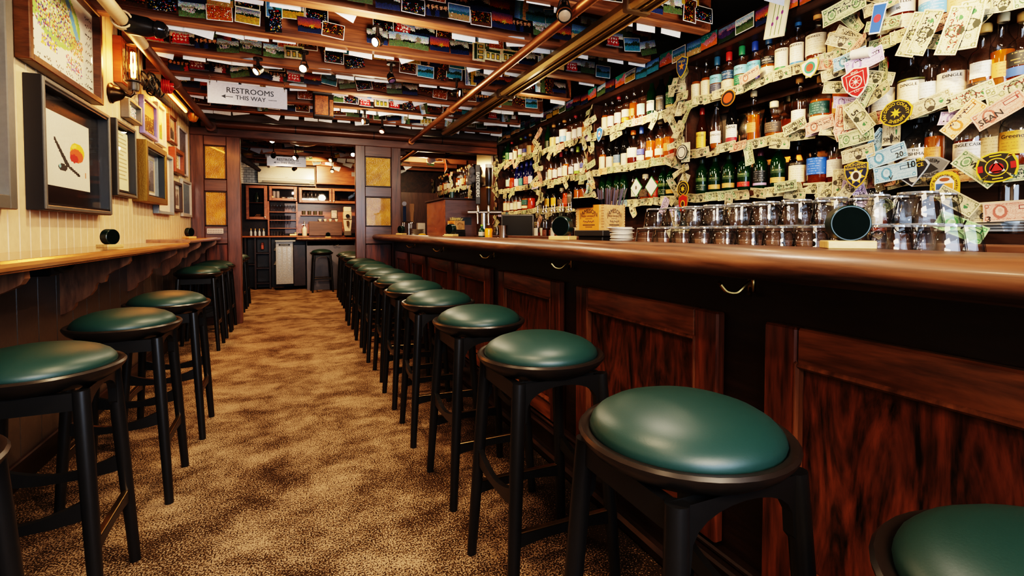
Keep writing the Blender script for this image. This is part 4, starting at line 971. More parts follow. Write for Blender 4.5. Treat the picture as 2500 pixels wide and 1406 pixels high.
t=thing('wooden_soffit','wooden soffit box right of the air conditioner with a recessed bottle slot','soffit',(.98,11.0,2.2)); MB().box((0,.2,.12),(1.24,.4,.38),bev=.006).build('box',CABW,t); MB().box((0,-.005,-.055),(1.26,.05,.03),bev=.006).build('ledge',CABW,t); MB().box((.32,-.002,.16),(.5,.012,.09),bev=.004).build('glass_slot',plain((.3,.32,.36),.1),t)
# louvred heater beside the far bar end
t=thing('louvred_heater','white louvred metal heater door leaning at the end of the grey-blue bar','heater',(-.25,10.66,.12)); HT=plain((.34,.33,.31),.35,.2)
MB().box((0,0,.42),(.31,.05,.84),bev=.006).build('case',HT,t)
for c in (-.085,0,.085):
    m=MB()
    for k in range(29): m.box((c,-.027,.05+.0235*k),(.055,.006,.008))
    m.build('louvre_column',plain((.75,.66,.52),.22,.6),t)
m=MB(); m.box((0,-.026,.77),(.2,.004,.035)); m.build('name_plate',BLACK,t); MB().box((0,-.0285,.77),(.14,.002,.006)).build('plate_line',plain((.6,.55,.45),.4),t)
m=MB()
for k in range(22): m.box((-.126+.012*k,-.026,.815+.008*(k%2)),(.008,.004,.008))
m.build('vent_grid',plain((.06,.04,.04),.5),t); MB().box((.02,-.02,.845),(.36,.12,.02),bev=.004).build('top_shelf',plain((.5,.5,.5),.35),t)
o=MB().box((.02,10.70,.48),(.22,.04,.82),bev=.006).build('cupboard_door',WALN_DK); tag(o,'dark wooden cupboard door right of the louvred heater','door')
# coffee corner
t=thing('coffee_grinder','cream coloured coffee grinder at the right end of the back counter','grinder',(.95,10.93,1.062)); GRC=plain((.55,.46,.36),.35)
MB().box((0,0,.05),(.15,.2,.1),bev=.01).build('base',plain((.1,.09,.08),.4),t); MB().prism([(-.06,.1),(.06,.1),(.085,.34),(-.085,.34)],.16,0,mrot(PI/2,0,0)@T(0,0,-.08)).build('column',GRC,t)
MB().box((0,0,.42),(.17,.2,.16),bev=.012).build('head',GRC,t); MB().tube([(0,-.1,.41),(0,-.125,.41)],.04,16).build('dial',BLACKMET,t); MB().box((0,0,.55),(.15,.18,.10),bev=.008).build('hopper',plain((.62,.56,.46),.3),t)
MB().tube([(0,-.105,.31),(0,-.105,.2)],[.025,.016],12).build('spout',BRASS,t)
o=MB().box((.52,10.86,1.21),(.64,.03,.29),bev=.005).build('espresso_screen',wood('screen_wood',(.05,.026,.018),(.115,.065,.045),'X',8,.4,.1)); tag(o,'plain brown wooden screen on the back counter before the grinder','screen')
cupm=MB().lathe([(0,0),(.022,0),(.034,.035),(.037,.05),(.033,.05),(.03,.035),(0,.012)],14).mesh('cup',[plain((.72,.68,.6),.25)])
for i,x in enumerate((.42,.52,.62,.74)): tag(obj('espresso_cup',cupm,loc=(x,10.98,1.36)),f'white espresso cup atop the brown screen, {nth(i+1)} from the left','cup','white espresso cups behind the screen')
t=thing('seltzer_bottle','white seltzer siphon bottle beside the brown screen on the back counter','bottle',(.12,10.92,1.062)); MB().lathe([(0,0),(.045,0),(.048,.1),(.044,.15),(.02,.18),(.018,.2)],16).build('bottle',plain((.6,.54,.46),.3),t); m=MB(); m.lathe([(.022,.2),(.024,.22),(.012,.24),(.01,.3),(0,.3)],12); m.tube([(0,0,.24),(-.05,0,.22)],.006,6); m.build('siphon_head',STEEL,t)
t=thing('desk_clock','small clock with pink dial on the wall behind the coffee cups','clock',(.71,11.24,1.52)); MB().box((0,0,0),(.13,.04,.19),bev=.01).build('case',plain((.35,.28,.2),.3,.5),t); MB().tube([(0,-.021,-.02),(0,-.026,-.02)],.05,20).build('dial',plain((.7,.55,.52),.4),t)
t=thing('mug_shelf','small wooden shelf with mugs on the right of the back wall','shelf',(.28,11.1,1.485)); MB().box((0,.05,0),(.46,.2,.02),bev=.003).build('board',CABW,t)
mug=MB().lathe([(0,0),(.034,0),(.036,.08),(.031,.08),(.03,.008),(0,.008)],14).mesh('mug',[plain((.06,.065,.05),.35)])
for i,x in enumerate((.11,.22,.33,.44)): tag(obj('mug',mug,loc=(x,11.12,1.496)),f'dark mug on the small wall shelf, {nth(i+1)} from the left','mug','dark mugs on the small wall shelf')
# stemware and tumblers on the shelf unit
CG=thinglass('stemware_glass',(.86,.88,.9),rough=.02,ior=1.9)
wg=MB().lathe([(0,0),(.03,.002),(.004,.008),(.004,.06),(.02,.075),(.032,.1),(.03,.135)],14).mesh('wine_glass',[CG]); tb=MB().lathe([(0,0),(.026,0),(.033,.09),(.031,.09),(.025,.006),(0,.006)],14).mesh('tumbler',[CG])
SN=['top','second','third','bottom']
for r,(z,me) in enumerate(((1.548,wg),(1.384,tb),(1.224,wg),(1.063,tb))):
    for i in range([9,7,7,5][r]):
        tag(obj('drinking_glass',me,loc=(-.49+.054*i,11.1+.02*(i%2),z)),f'{"stemmed glass" if me is wg else "clear tumbler"} on the {SN[r]} shelf of the back room unit, {nth(i+1)} from left','glass','glassware on the back room shelf unit')
o=MB().box((-.09,11.05,1.085),(.14,.1,.04),bev=.006).box((-.03,11.05,1.12),(.08,.08,.03),bev=.006).build('cigar_tray',BRASS); tag(o,'shiny golden tray at the foot of the open shelf unit','tray')
sb=MB().lathe([(0,0),(.022,0),(.023,.08),(.01,.1),(.009,.125)],12).mesh('bottle',[plain((.35,.42,.5),.2)]); sc=MB().lathe([(.011,.12),(.013,.125),(.012,.145),(0,.147)],10).mesh('cork',[plain((.5,.32,.15),.6)])
for i in range(4):
    t=thing('small_bottle',f'small corked bottle under the tall cabinet, {nth(i+1)} from the left','bottle',(-.86+.075*i,11.08,1.063),group='corked bottles under the tall cabinet'); obj('body',sb,t); obj('cork',sc,t)
jar=MB().lathe([(0,0),(.05,0),(.055,.12),(.03,.16),(.028,.19),(0,.19)],16).mesh('jar',[plain((.05,.10,.09),.15)])
tag(obj('glass_jug',jar,loc=(-.75,11.15,1.735)),'dark green glass jug behind the tall cabinet door','jug')
m=MB()
for k in range(4): m.box((-.74+.008*k,11.15,1.42+.022*k),(.16-.02*k,.16,.018),0,bev=.004)
tag(m.build('linen_stack',plain((.45,.28,.16),.8)),'folded tan linen stack low in the tall cabinet','linen')
wc=MB().lathe([(0,0),(.03,0),(.036,.1),(.0,.1)],14).mesh('paper_cup',[plain((.72,.72,.72),.5)])
for i,x in enumerate((-.44,-.37)):
    m=MB()
    m.lathe([(0,0),(.03,0),(.033,.17),(0,.175)],14); tag(m.build('cup_stack',plain((.68,.68,.7),.5),loc=(x,11.12,1.80)),f'white paper cup stack in the upper glass cabinet, {"left" if i==0 else "right"} one','cups')
bowl=MB().lathe([(0,0),(.03,0),(.045,.04),(.041,.04),(0,.01)],14).mesh('bowl',[plain((.75,.7,.62),.3)])
for i,x in enumerate((-.46,-.27,-.12)): tag(obj('white_bowl',bowl,loc=(x,11.03,1.80)),f'small white bowl in the upper glass cabinet, {nth(i+1)} from left','bowl','white bowls in the upper glass cabinet')
dg=MB().lathe([(0,0),(.035,0),(.036,.16),(.02,.2),(.018,.22),(0,.22)],14).mesh('dark_bottle',[plain((.012,.015,.014),.12)])
for i in range(6): tag(obj('dark_bottle',dg,loc=(.12+.075*i,11.14,1.765)),f'dark bottle in the wide upper cabinet, {nth(i+1)} from left','bottle','dark bottles in the wide upper cabinet')
t=thing('ceiling_branch','twisted grey branch hanging at the left of the back room ceiling','branch',(-.78,9.4,2.35)); MB().tube([(-.3,0,.15),(-.1,.1,.05),(.05,.2,-.05),(.18,.3,-.14)],[.05,.06,.045,.03],10).build('branch',wood('branch_wood',(.05,.035,.03),(.16,.12,.10),'X',10,.7,.2),t)
# ================================================================ back bar shelving
BX=2.86                                   # front edge of the shelves
SZ=[2.175,1.775,1.435]                    # top faces of the three bottle shelves
sh=thing('back_bar_shelving','dark wooden back bar shelving covered in bottles and banknotes','shelving',(3.0,4.,0)); M=T(-3.,-4.,0)
PIL=[1.76,3.15,4.50,5.72,7.2]
m=MB(); m.box((3.15,4.0,1.9),(.04,6.5,1.64),0,M); m.build('back_board',wood('back_board_wood',(.05,.022,.012),(.17,.075,.035),'Y',6,.4,.1),sh)
for z in SZ: MB().box((3.0,4.0,z-.02),(.28,6.5,.04),0,M,bev=.004).build('shelf',BACKW,sh)
MB().box((2.99,4.0,1.115),(.34,6.5,.05),0,M,bev=.004).build('lower_shelf',BACKW,sh)
MB().box((2.99,4.0,2.56),(.30,6.5,.16),0,M,bev=.006).build('cornice',BACKW,sh)
for y in [.75]+PIL: MB().box((3.0,y,1.80),(.26,.06,1.5),0,M,bev=.004).build('pillar',BACKW,sh)
MIR=plain((.55,.48,.38),.06,1)
MB().box((3.125,2.42,1.86),(.01,1.2,.46),0,M).build('mirror_panel',MIR,sh)
MB().box((3.125,1.25,1.62),(.01,.9,.5),0,M).build('mirror_panel',plain((.5,.48,.42),.25,.8),sh)
t=thing('back_counter','dark back bar counter behind the bar under the bottle shelves','counter',(2.85,4.0,0)); M2=T(-2.85,-4.,0); m=MB(); m.box((2.82,3.6,1.03),(.7,7.6,.05),0,M2,bev=.008); m.build('counter_top',plain((.06,.035,.025),.3),t); m=MB(); m.box((2.86,3.6,.5),(.6,7.6,1.0),0,M2); m.build('cupboards',WALN_DK,t)
t=thing('metal_wall_panel','brushed brass wall panel between the front and back room bottle shelves','wall panel',(2.88,7.75,1.5)); BRU=plain((.62,.46,.26),.24,1); m=MB(); m.box((0,0,.2),(.02,.9,2.0)); m.build('sheet',BRU,t); m=MB()
for z in (-.02,.42): m.box((-.02,0,z),(.02,.9,.03),bev=.004)
m.build('wooden_batten',BACKW,t)
o=MB().box((2.86,7.30,1.75),(.1,.09,1.9),bev=.006).build('corner_post',DOORW); tag(o,'dark wooden post where the header meets the back bar','post')
# ================================================================ bottles
LAB=vcol('bottle_label',.45)
GLS={'clear':edgeglass('clear_bottle_glass',(.42,.38,.33),1.75,.07,.03,2.6,(.98,.98,.97)),'green':thinglass('green_bottle_glass',(.03,.22,.06),ior=1.55,absorb=.45,dcol=(.004,.05,.012)),'black':thinglass('black_bottle_glass',(.02,.02,.02),ior=1.55,absorb=.9,dcol=(.006,.006,.006)),'amberg':thinglass('brown_bottle_glass',(.25,.07,.02),ior=1.5,absorb=.5,dcol=(.05,.012,.004)),'blue':thinglass('blue_bottle_glass',(.03,.05,.4),ior=1.55,absorb=.5,dcol=(.01,.015,.12))}
LIQ={'gold':thinglass('gold_whiskey',(.98,.62,.14),ior=1.25,absorb=.26,dcol=(.72,.25,.012)),'amber':thinglass('amber_whiskey',(.92,.40,.05),ior=1.25,absorb=.28,dcol=(.36,.08,.005)),'red':thinglass('red_whiskey',(.6,.13,.02),ior=1.25,absorb=.45,dcol=(.20,.03,.006)),'dark':thinglass('dark_spirit',(.15,.05,.02),ior=1.2,absorb=.7,dcol=(.05,.016,.008)),'orange':thinglass('orange_spirit',(.9,.25,.03),ior=1.2,absorb=.6,dcol=(.6,.10,.01)),'yellow':thinglass('yellow_juice',(.95,.6,.05),ior=1.2,absorb=.85,dcol=(.75,.38,.02))}
SHAPE={ # (body radius, body height, neck radius, total height, shoulder kind)
 'std':(.037,.185,.0145,.305,0),'slim':(.034,.20,.0145,.315,0),'stout':(.050,.165,.017,.285,1),'tall':(.037,.175,.0135,.32,2),'square':(.043,.155,.016,.265,3),'squat':(.046,.115,.018,.20,3),'med':(.039,.155,.0145,.25,0),'wine':(.036,.17,.014,.31,2),'flat':(.052,.16,.016,.27,1)}
def prof_of(r,bh,nr,H,k):
    if k==0: s=[(r,bh),(r*.93,bh+.018),(r*.65,bh+.038),(nr*1.15,bh+.055)]
    elif k==1: s=[(r,bh-.02),(r*.97,bh),(r*.8,bh+.022),(r*.5,bh+.036),(nr*1.1,bh+.046)]
    elif k==2: s=[(r,bh-.01),(r*.9,bh+.02),(r*.62,bh+.055),(nr*1.2,bh+.085)]
    else: s=[(r,bh),(r*.95,bh+.008),(r*.55,bh+.02),(nr*1.1,bh+.03)]
    return [(0,.006),(r*.6,.003),(r*.94,0),(r,.008)]+s+[(nr,H-.03),(nr*1.12,H-.029),(nr*1.12,H-.018),(nr*.9,H-.017)]
_bm={}
def bottle_parts(sp):
    shp,gl,lq,lev,bands,cap,capc,txt=sp
    key=repr(sp)
    if key in _bm: return _bm[key]
    r,bh,nr,H,k=SHAPE[shp]; sq=k==3
    P=[('glass_body',MB().lathe(prof_of(r,bh,nr,H,k),20,sx=1,sy=1).mesh('glass_body',[GLS[gl]]))]
    if lq: 
        ri=r-.0035; top=.012+lev*(bh-.012)
        P.append(('whiskey',MB().lathe([(0,.010),(ri*.95,.010),(ri,.016),(ri,top),(ri*.97,top+.001),(0,top+.001)],18).mesh('whiskey',[LIQ[lq]])))
    # labels: curved patches on the front half
    m=MB(); 
    for (z0,z1,a,col,ink) in bands:
        rr_=r+.0011; w=2*a*rr_; h=z1-z0; nx=30; nyy=max(3,int(h/.0042)); im=Im(nx,nyy,hx(col)); q=random.Random(len(_bm)*7+int(z0*1000))
        if ink:
            ik=hx(ink)
            for y in range(1,nyy-1):
                if y%3==1 or nyy<5:
                    e0=q.randint(3,9); e1=nx-q.randint(3,9)
                    for x in range(e0,e1):
                        if q.random()<.62: im.p[y][x]=tuple(.6*im.p[y][x][i]+.4*ik[i] for i in range(3))
        m.grid(im.p,w,h,0,None,lambda p,zc=(z0+z1)/2,rr_=rr_: (-rr_*math.cos(p[0]/rr_),-rr_*math.sin(p[0]/rr_),zc+p[1]))
    for (s,z,hh,ink) in (txt or ()):
        rr_=r+.0022; wm=1.7*rr_
        m.text(s,hh,1 if ink=='k' else 2,None,0,'C',None,lambda p,z=z,rr_=rr_:(-rr_*math.cos(p[0]/rr_),-rr_*math.sin(p[0]/rr_),z+p[1]),wm)
    if m.f: P.append(('label',m.mesh('label',[LAB,BLACK,WHITE])))
    cm=MB(); 
    if cap=='cork': cm.lathe([(nr*1.0,H-.022),(nr*1.25,H-.018),(nr*1.28,H+.012),(nr*1.1,H+.016),(0,H+.016)],14)
    elif cap=='foil': cm.lathe([(nr*1.1,H-.055),(nr*1.14,H-.05),(nr*1.18,H-.002),(nr*1.0,H+.002),(0,H+.002)],14)
    elif cap=='spout': cm.lathe([(nr*1.0,H-.02),(nr*1.05,H-.01),(nr*.7,H),(.006,H+.004),(.004,H+.05),(.0,H+.05)],12)
    else: cm.lathe([(nr*1.1,H-.03),(nr*1.16,H-.028),(nr*1.16,H-.001),(0,H)],14)
    P.append(('stopper',cm.mesh('stopper',[plain(hx(capc),.4) if cap!='spout' else STEEL])))
    _bm[key]=P; return P
def B(shape,glass,liq,lev,bands,cap,capc,txt=None): return (shape,glass,liq,lev,tuple(bands),cap,capc,tuple(txt) if txt else None)
BT={ # look words, spec
 'cream':('pale cream labelled',B('slim','clear','gold',.75,[(.03,.135,1.15,'e4d7b4','8a7a55')],'cork','c9955a')),
 'white':('white labelled clear',B('std','clear','amber',.7,[(.035,.125,1.2,'e9e4d6','9a8f78')],'cork','d9b27a')),
 'lblue':('light blue labelled',B('square','clear','gold',.6,[(.085,.14,1.35,'79b9c9','2a4a5a'),(.02,.08,1.35,'474c5c','9aa0b0')],'foil','2f5d7a',[('CASTLE',.118,.010,'k')])),
 'navy':('navy and cream labelled',B('square','clear','gold',.6,[(.085,.14,1.35,'24496a','c9d5dd'),(.02,.08,1.35,'dcc9a8','8a7450')],'foil','b0302a',[('CASTLE',.118,.010,'w')])),
 'lgreen':('blue and green labelled',B('square','clear','gold',.6,[(.085,.14,1.35,'86c4cf','2a5a5a'),(.02,.08,1.35,'2f7a5c','bfe0cf')],'foil','2a7a55',[('CASTLE',.118,.010,'k')])),
 'purple':('blue and purple labelled',B('square','clear','red',.95,[(.085,.14,1.35,'6db5cc','2a4a6a'),(.02,.08,1.35,'4a4596','b8b4e0')],'foil','27489a',[('CASTLE',.118,.010,'k')])),
 'blackcream':('black and cream labelled',B('square','clear','gold',.7,[(.085,.13,1.35,'15171a','c9c0a8'),(.02,.07,1.35,'e0d0ab','8a7450')],'foil','20456a',[('CASTLE',.11,.010,'w')])),
 'creamgreen':('cream labelled green necked',B('std','clear','amber',.55,[(.045,.15,1.2,'e9dcc0','b0794a'),(.025,.045,1.2,'3f8a52',None)],'foil','2f7a4a',[('WHISKEY',.138,.011,'k')])),
 'creamblue':('cream labelled blue necked',B('std','clear','gold',.55,[(.045,.15,1.2,'efe4cc','b0985a'),(.025,.045,1.2,'3f83b0',None)],'foil','2f6fa0',[('WHISKEY',.138,.011,'k')])),
 'creamtan':('wide cream labelled',B('flat','clear','amber',.5,[(.05,.16,1.2,'ecdcbd','a08555')],'cork','cf9a62',[('WHISKEY',.145,.011,'k')])),
 'tan':('tan labelled',B('square','clear','amber',.8,[(.03,.13,1.2,'d9b77f','7a5a2a')],'cork','b88a55')),
 'westcork':('brown yellow-labelled wine-shaped',B('wine','amberg',None,0,[(.03,.14,1.2,'d9b04a','3a2a12')],'foil','7a1512',[('WEST CORK',.115,.014,'k')])),
 'donegan':('clear white and gold labelled',B('tall','clear','gold',.3,[(.04,.12,1.1,'efe9db','a88a45')],'cap','20201e',[('DONEGAN',.095,.012,'k')])),
 'slane':('black white-and-red labelled',B('tall','black',None,0,[(.055,.135,1.1,'efe6d2','5a5048'),(.03,.055,1.1,'a02430',None)],'cap','0c0c0c',[('SLANE',.12,.016,'k')])),
 'amberclear':('gold filled clear',B('std','clear','gold',.9,[(.06,.12,.8,'c98a45','6a1a10')],'cork','e0c79a')),
 'squat':('squat dark labelled',B('squat','clear','gold',.5,[(.03,.09,1.3,'4a4038','c9a070')],'cork','ead9b0')),
 'pattern':('white speckled labelled',B('std','clear','amber',.5,[(.02,.13,1.15,'efe8d6','6a4a20')],'cork','d0a060')),
 'teal':('gold filled teal labelled',B('flat','clear','gold',.95,[(.075,.14,1.1,'1f4f4a','9ac0b0'),(.035,.065,1.0,'e6d6a8',None)],'cork','caa05a')),
 'green':('green glass',B('med','green','dark',.9,[(.095,.12,1.1,'3f5a2f','d9d28a'),(.03,.075,1.2,'12301c','c9d0a0')],'cap','0e2a18')),
 'greentan':('green glass tan labelled',B('med','green','dark',.9,[(.09,.115,1.1,'1c3a22','d9d28a'),(.035,.065,1.2,'c9a05f','6a4a20')],'cap','13351f')),
 'greenred':('green glass red labelled',B('med','green','dark',.9,[(.09,.115,1.1,'2a4a26','e0d890'),(.03,.06,1.2,'b02a25','e8c060')],'cap','3a2a20')),
 'greenplum':('plum-capped green glass',B('med','green','dark',.9,[(.05,.12,1.1,'14181a','c0c0c0'),(.03,.045,1.2,'b49ac0',None)],'foil','5a1f38')),
 'blue':('blue labelled amber filled',B('flat','clear','amber',.75,[(.055,.145,1.15,'1f5fc0','a8c8f0')],'cork','7a3a22',)),
 'creamblack':('cream and black labelled',B('square','clear','gold',.5,[(.025,.12,1.2,'eadbb8','8a7a55'),(.122,.135,1.1,'26231f','c9b98a')],'cap','2a2a2a')),
 'jgreen':('green glass cream labelled',B('std','green','dark',.8,[(.05,.13,1.15,'ece3cc','a03a30')],'cap','d9d0b0',[('JAMESON',.115,.014,'k')])),
 'jdark':('black glass grey labelled',B('std','black',None,0,[(.03,.14,1.15,'4a443c','c9a070')],'cap','2a1a12',[('JAMESON',.12,.014,'w')])),
 'jgreen2':('green-labelled green glass',B('std','green','dark',.9,[(.055,.145,1.15,'1f6a3f','d9e0b0'),(.03,.05,1.15,'c9a860',None)],'cap','0f3a20',[('JAMESON',.128,.014,'w')])),
 'teeling':('black glass slant labelled',B('tall','black',None,0,[(.02,.12,1.15,'cfc7b5','6a6a6a')],'cap','1a1a1a')),
 'teelingblue':('black glass slate blue labelled',B('tall','black',None,0,[(.05,.12,1.15,'5f7a8f','c9d0d5'),(.02,.05,1.15,'d9b77f',None)],'cap','151515')),
 'bigcream':('broad orange-corked',B('stout','clear','red',.4,[(.07,.15,1.2,'ecdfc6','a08a60')],'cork','c96a25')),
 'mint':('mint labelled',B('std','clear','amber',.3,[(.05,.14,1.2,'bfe0cf','4a8a6a')],'cork','c08a4a')),
 'yellow':('white and yellow labelled',B('std','clear','gold',.5,[(.075,.14,1.2,'eee6d2','9a8a70'),(.035,.07,1.2,'dca93a',None)],'cork','cfa05a')),
 'bluelab':('violet-blue labelled',B('std','clear','gold',.3,[(.075,.12,1.15,'43519a','c0c8e8'),(.03,.07,1.15,'e0d0b0',None)],'foil','3a5a9a')),
 'dkgreen':('dark green glass',B('wine','green','dark',.9,[(.04,.11,1.1,'1c2a20','8a9a70')],'cap','3a5a2a')),
 'golden':('golden filled pale labelled',B('std','clear','gold',.9,[(.04,.09,1.0,'eadfb8','b09a55')],'cork','e0c890')),
 'yellowdk':('black glass bright yellow labelled',B('med','black',None,0,[(.03,.12,1.2,'d9a42e','6a4a14')],'cap','101010')),
 'cobalt':('cobalt blue glass',B('std','blue',None,0,[(.03,.12,1.15,'dfe3ea','2a4a8a')],'foil','203a8a')),
 'cobaltteal':('cobalt glass teal labelled',B('std','blue',None,0,[(.03,.12,1.15,'3a8a86','bfe0da')],'foil','20308a')),
 'cobaltred':('cobalt glass coral labelled',B('std','blue',None,0,[(.03,.12,1.15,'c9504a','f0d0c0')],'foil','20308a')),
 'redcap':('red capped pale labelled',B('std','clear','red',.4,[(.04,.13,1.15,'e4d9cf','9a7a6a')],'foil','a02a30')),
 'limelab':('lime capped pale labelled',B('std','clear','amber',.4,[(.06,.13,1.15,'e8dfd6','8a9a6a'),(.03,.06,1.15,'7a9a3a',None)],'foil','8aa03a')),
 'orangeliq':('orange liqueur',B('square','clear','orange',.95,[(.03,.1,.9,'b03a18','e0a060')],'cap','5a1a10')),
 'clear':('plain clear',B('std','clear',None,0,[(.04,.11,1.0,'c9ccc8','6a7a7a')],'cap','b0b0b0')),
 'speed':('pour-spouted clear',B('std','clear','amber',.35,[(.04,.12,1.0,'cfc9bd','7a6a5a')],'spout','888888')),
 'speeddk':('pour-spouted dark filled',B('std','clear','dark',.6,[(.04,.10,1.0,'6a3a2a','c9a080')],'spout','888888')),
 'dingle':('broad red-capped cream-labelled',B('stout','clear','red',.12,[(.025,.13,1.25,'ecdcc0','b09a70')],'foil','9a1a22',[('DINGLE',.113,.013,'k')])),
 'dingledk':('broad dark-capped cream-labelled',B('stout','clear','red',.16,[(.025,.13,1.25,'e6d4b4','b09a70'),(.134,.142,1.25,'6a6a35',None)],'cap','1a1512',[('DINGLE',.113,.013,'k')])),
 'goldbr':('white shield labelled',B('stout','clear','gold',.7,[(.075,.14,.75,'f2ead6','b09a60'),(.03,.06,1.2,'2a1c14','c98a40')],'cork','caa060',[('12',.045,.014,'w')])),
 'whistler':('white and cream labelled',B('flat','clear','red',.9,[(.10,.18,1.25,'eeeade','aaa090'),(.03,.09,1.2,'e6d3ae','b0703a')],'cork','c08a50',[('THE',.168,.012,'k'),('WHISTLER',.150,.015,'k'),('10',.122,.012,'k')])),
 'skyblue':('white and sky-blue labelled',B('flat','clear','amber',.8,[(.10,.17,1.25,'efe9dc','9a9a90'),(.04,.10,1.25,'6fb0d8','d9eaf5')],'cork','c08a50')),
 'darkblue':('black and blue labelled',B('stout','clear','amber',.5,[(.09,.145,1.2,'20201e','c9a860'),(.05,.085,1.2,'3a5f9a',None)],'cork','b08a50')),
 'irishman':('flat-shouldered cream-labelled',B('flat','clear','red',.7,[(.02,.125,1.2,'ecdcc4','a08a70')],'cap','151210',[('THE',.114,.010,'k'),('IRISHMAN',.098,.014,'k')])),
 'cask':('long cream-labelled',B('flat','clear','red',.8,[(.02,.12,1.25,'eee0c8','8a7a5a')],'cork','caa570',[('SINGLE CASK',.108,.012,'k')])),
 'greenore':('round yellow labelled',B('stout','clear','amber',.6,[(.05,.14,1.1,'dfa53a','7a4a14')],'cap','2a2018',[('Greenore',.12,.016,'k')])),
}
SHN=['top','middle','bottom']
def bottle(look,loc,label,rot,group,sc=1):
    t=thing('whiskey_bottle',label,'bottle',loc,rot,group); t.scale=(1.2*sc,1.2*sc,1.13*sc)
    for n,me in bottle_parts(BT[look][1]): obj(n,me,t)
    return t
BAYS=[ # name, shelf -> list of (pixel column, look)
 ('rightmost bay',[[(2155,'cream'),(2195,'whistler'),(2272,'skyblue'),(2335,'tan'),(2420,'amberclear')],[(2152,'dingle'),(2222,'dingledk'),(2263,'clear'),(2320,'dingle'),(2396,'goldbr'),(2440,'amberclear'),(2492,'darkblue')],[(2160,'creamblack'),(2238,'irishman'),(2280,'amberclear'),(2368,'cask'),(2425,'tan'),(2482,'greenore')]]),
 ('first full bay',[[(1698,'cream'),(1722,'cream'),(1748,'lblue'),(1777,'navy'),(1808,'lgreen'),(1840,'purple'),(1873,'blackcream'),(1906,'creamgreen'),(1943,'creamblue'),(1990,'creamtan'),(2040,'tan')],[(1713,'westcork'),(1748,'donegan'),(1787,'slane'),(1838,'amberclear'),(1888,'squat'),(1949,'pattern'),(2002,'teal'),(2048,'amberclear')],[(1714,'green'),(1746,'greentan'),(1780,'greentan'),(1818,'greenred'),(1857,'greenplum'),(1900,'greentan'),(1948,'creamblack'),(1998,'blue'),(2040,'white')]]),
 ('second full bay',[[(1478,'cream'),(1493,'white'),(1510,'redcap'),(1528,'yellow'),(1546,'amberclear'),(1566,'mint'),(1590,'jgreen'),(1613,'jdark'),(1637,'jgreen2')],[(1472,'cream'),(1490,'teeling'),(1508,'teelingblue'),(1527,'teeling'),(1546,'bigcream'),(1566,'bluelab'),(1588,'golden'),(1611,'golden'),(1632,'amberclear')],[(1472,'dkgreen'),(1489,'dkgreen'),(1508,'dkgreen'),(1524,'dkgreen'),(1553,'clear'),(1576,'squat'),(1598,'orangeliq'),(1620,'green'),(1640,'greentan')]]),
 ('third full bay',[[(1338,'dkgreen'),(1352,'tan'),(1365,'clear'),(1378,'skyblue'),(1391,'white'),(1405,'redcap'),(1418,'white'),(1430,'amberclear')],[(1334,'white'),(1345,'cream'),(1357,'white'),(1370,'redcap'),(1382,'cream'),(1397,'clear'),(1411,'limelab'),(1425,'bluelab')],[(1338,'yellowdk'),(1354,'yellowdk'),(1372,'squat'),(1384,'orangeliq'),(1394,'jdark'),(1410,'golden'),(1424,'golden')]]),
 ('fourth full bay',[[(1234,'green'),(1241,'jgreen2'),(1250,'redcap'),(1260,'cream'),(1272,'limelab'),(1283,'bluelab'),(1295,'tan'),(1305,'amberclear')],[(1242,'mint'),(1252,'orangeliq'),(1263,'cobalt'),(1274,'cobaltteal'),(1286,'cobaltred'),(1297,'cobalt')],[(1235,'cream'),(1243,'cream'),(1252,'white'),(1260,'cream'),(1270,'white'),(1284,'teal'),(1298,'orangeliq')]]),
]
rb=random.Random(4)
for bn,shs in BAYS:
    for si,lst in enumerate(shs):
        cnt={}
        for k,(pxx,look) in enumerate(lst):
            bxx=2.945+rb.uniform(-.01,.012)
            y=on(pxx,400,X=bxx).y
            bottle(look,(bxx,y,SZ[si]),f'{BT[look][0]} bottle, {nth(k+1)} from left, {SHN[si]} shelf, {bn}',rb.uniform(-.15,.15)+.32,'whiskey bottles on the back bar shelves')
            # a second row stands behind
# back room shelves
sh2=thing('back_room_shelving','dark shelving with rows of bottles along the right wall behind the partition','shelving',(3.0,9.6,0)); M=T(-3.,-9.6,0)
SZ2=[2.02,1.62]
for z in SZ2+[1.25]: MB().box((3.0,9.75,z-.02),(.28,2.7,.04),0,M,bev=.004).build('shelf',BACKW,sh2)
MB().box((3.13,9.75,1.8),(.04,2.7,1.3),0,M).build('back_board',BACKW,sh2)
for y in (8.42,9.6,11.05): MB().box((3.0,y,1.75),(.26,.06,1.2),0,M).build('pillar',BACKW,sh2)
LK=['white','cream','jdark','amberclear','white','cream','redcap','golden','cream','white','tan','teeling']
for si,z in enumerate(SZ2):
    for k in range(19):
        y=10.95-.13*k
        if abs(y-9.6)<.07: continue
        bottle(LK[(k*5+si*3)%12] if si==0 or k<9 else 'cream',(2.94,y,z),f'small distant bottle, {nth(k+1)} from left, {"upper" if si==0 else "lower"} shelf behind the partition',rb.uniform(-.2,.2),'bottles on the back room shelves')
# pour-spouted bottles on the back counter
for k in range(10):
    pxx=1313+10.2*k; yy=on(pxx,500,X=2.62+.04*(k%2)).y
    bottle('speeddk' if k in (2,3,8) else 'speed',(2.62+.06*(k%2),yy,1.056),f'pour-spouted bottle on the back counter, {nth(k+1)} from left',rb.uniform(-.2,.2),'pour-spouted bottles on the back counter')
t=bottle('speed',(2.78,1.62,1.14),'corked dark bottle behind the tumblers under the lowest shelf',0,None)
t=bottle('clear',(2.9,1.14,1.14),'dark capped clear bottle low at the right photo edge behind the notes',0,None)
m=MB()
for k in range(6): m.box((2.92+.004*(k%2),1.26,1.155+.013*k),(.2,.26-.01*(k%3),.010),0,bev=.003)
tag(m.build('menu_stack',plain((.55,.53,.5),.5)),'stack of thin pale menus behind the tumblers at the right edge','menus')
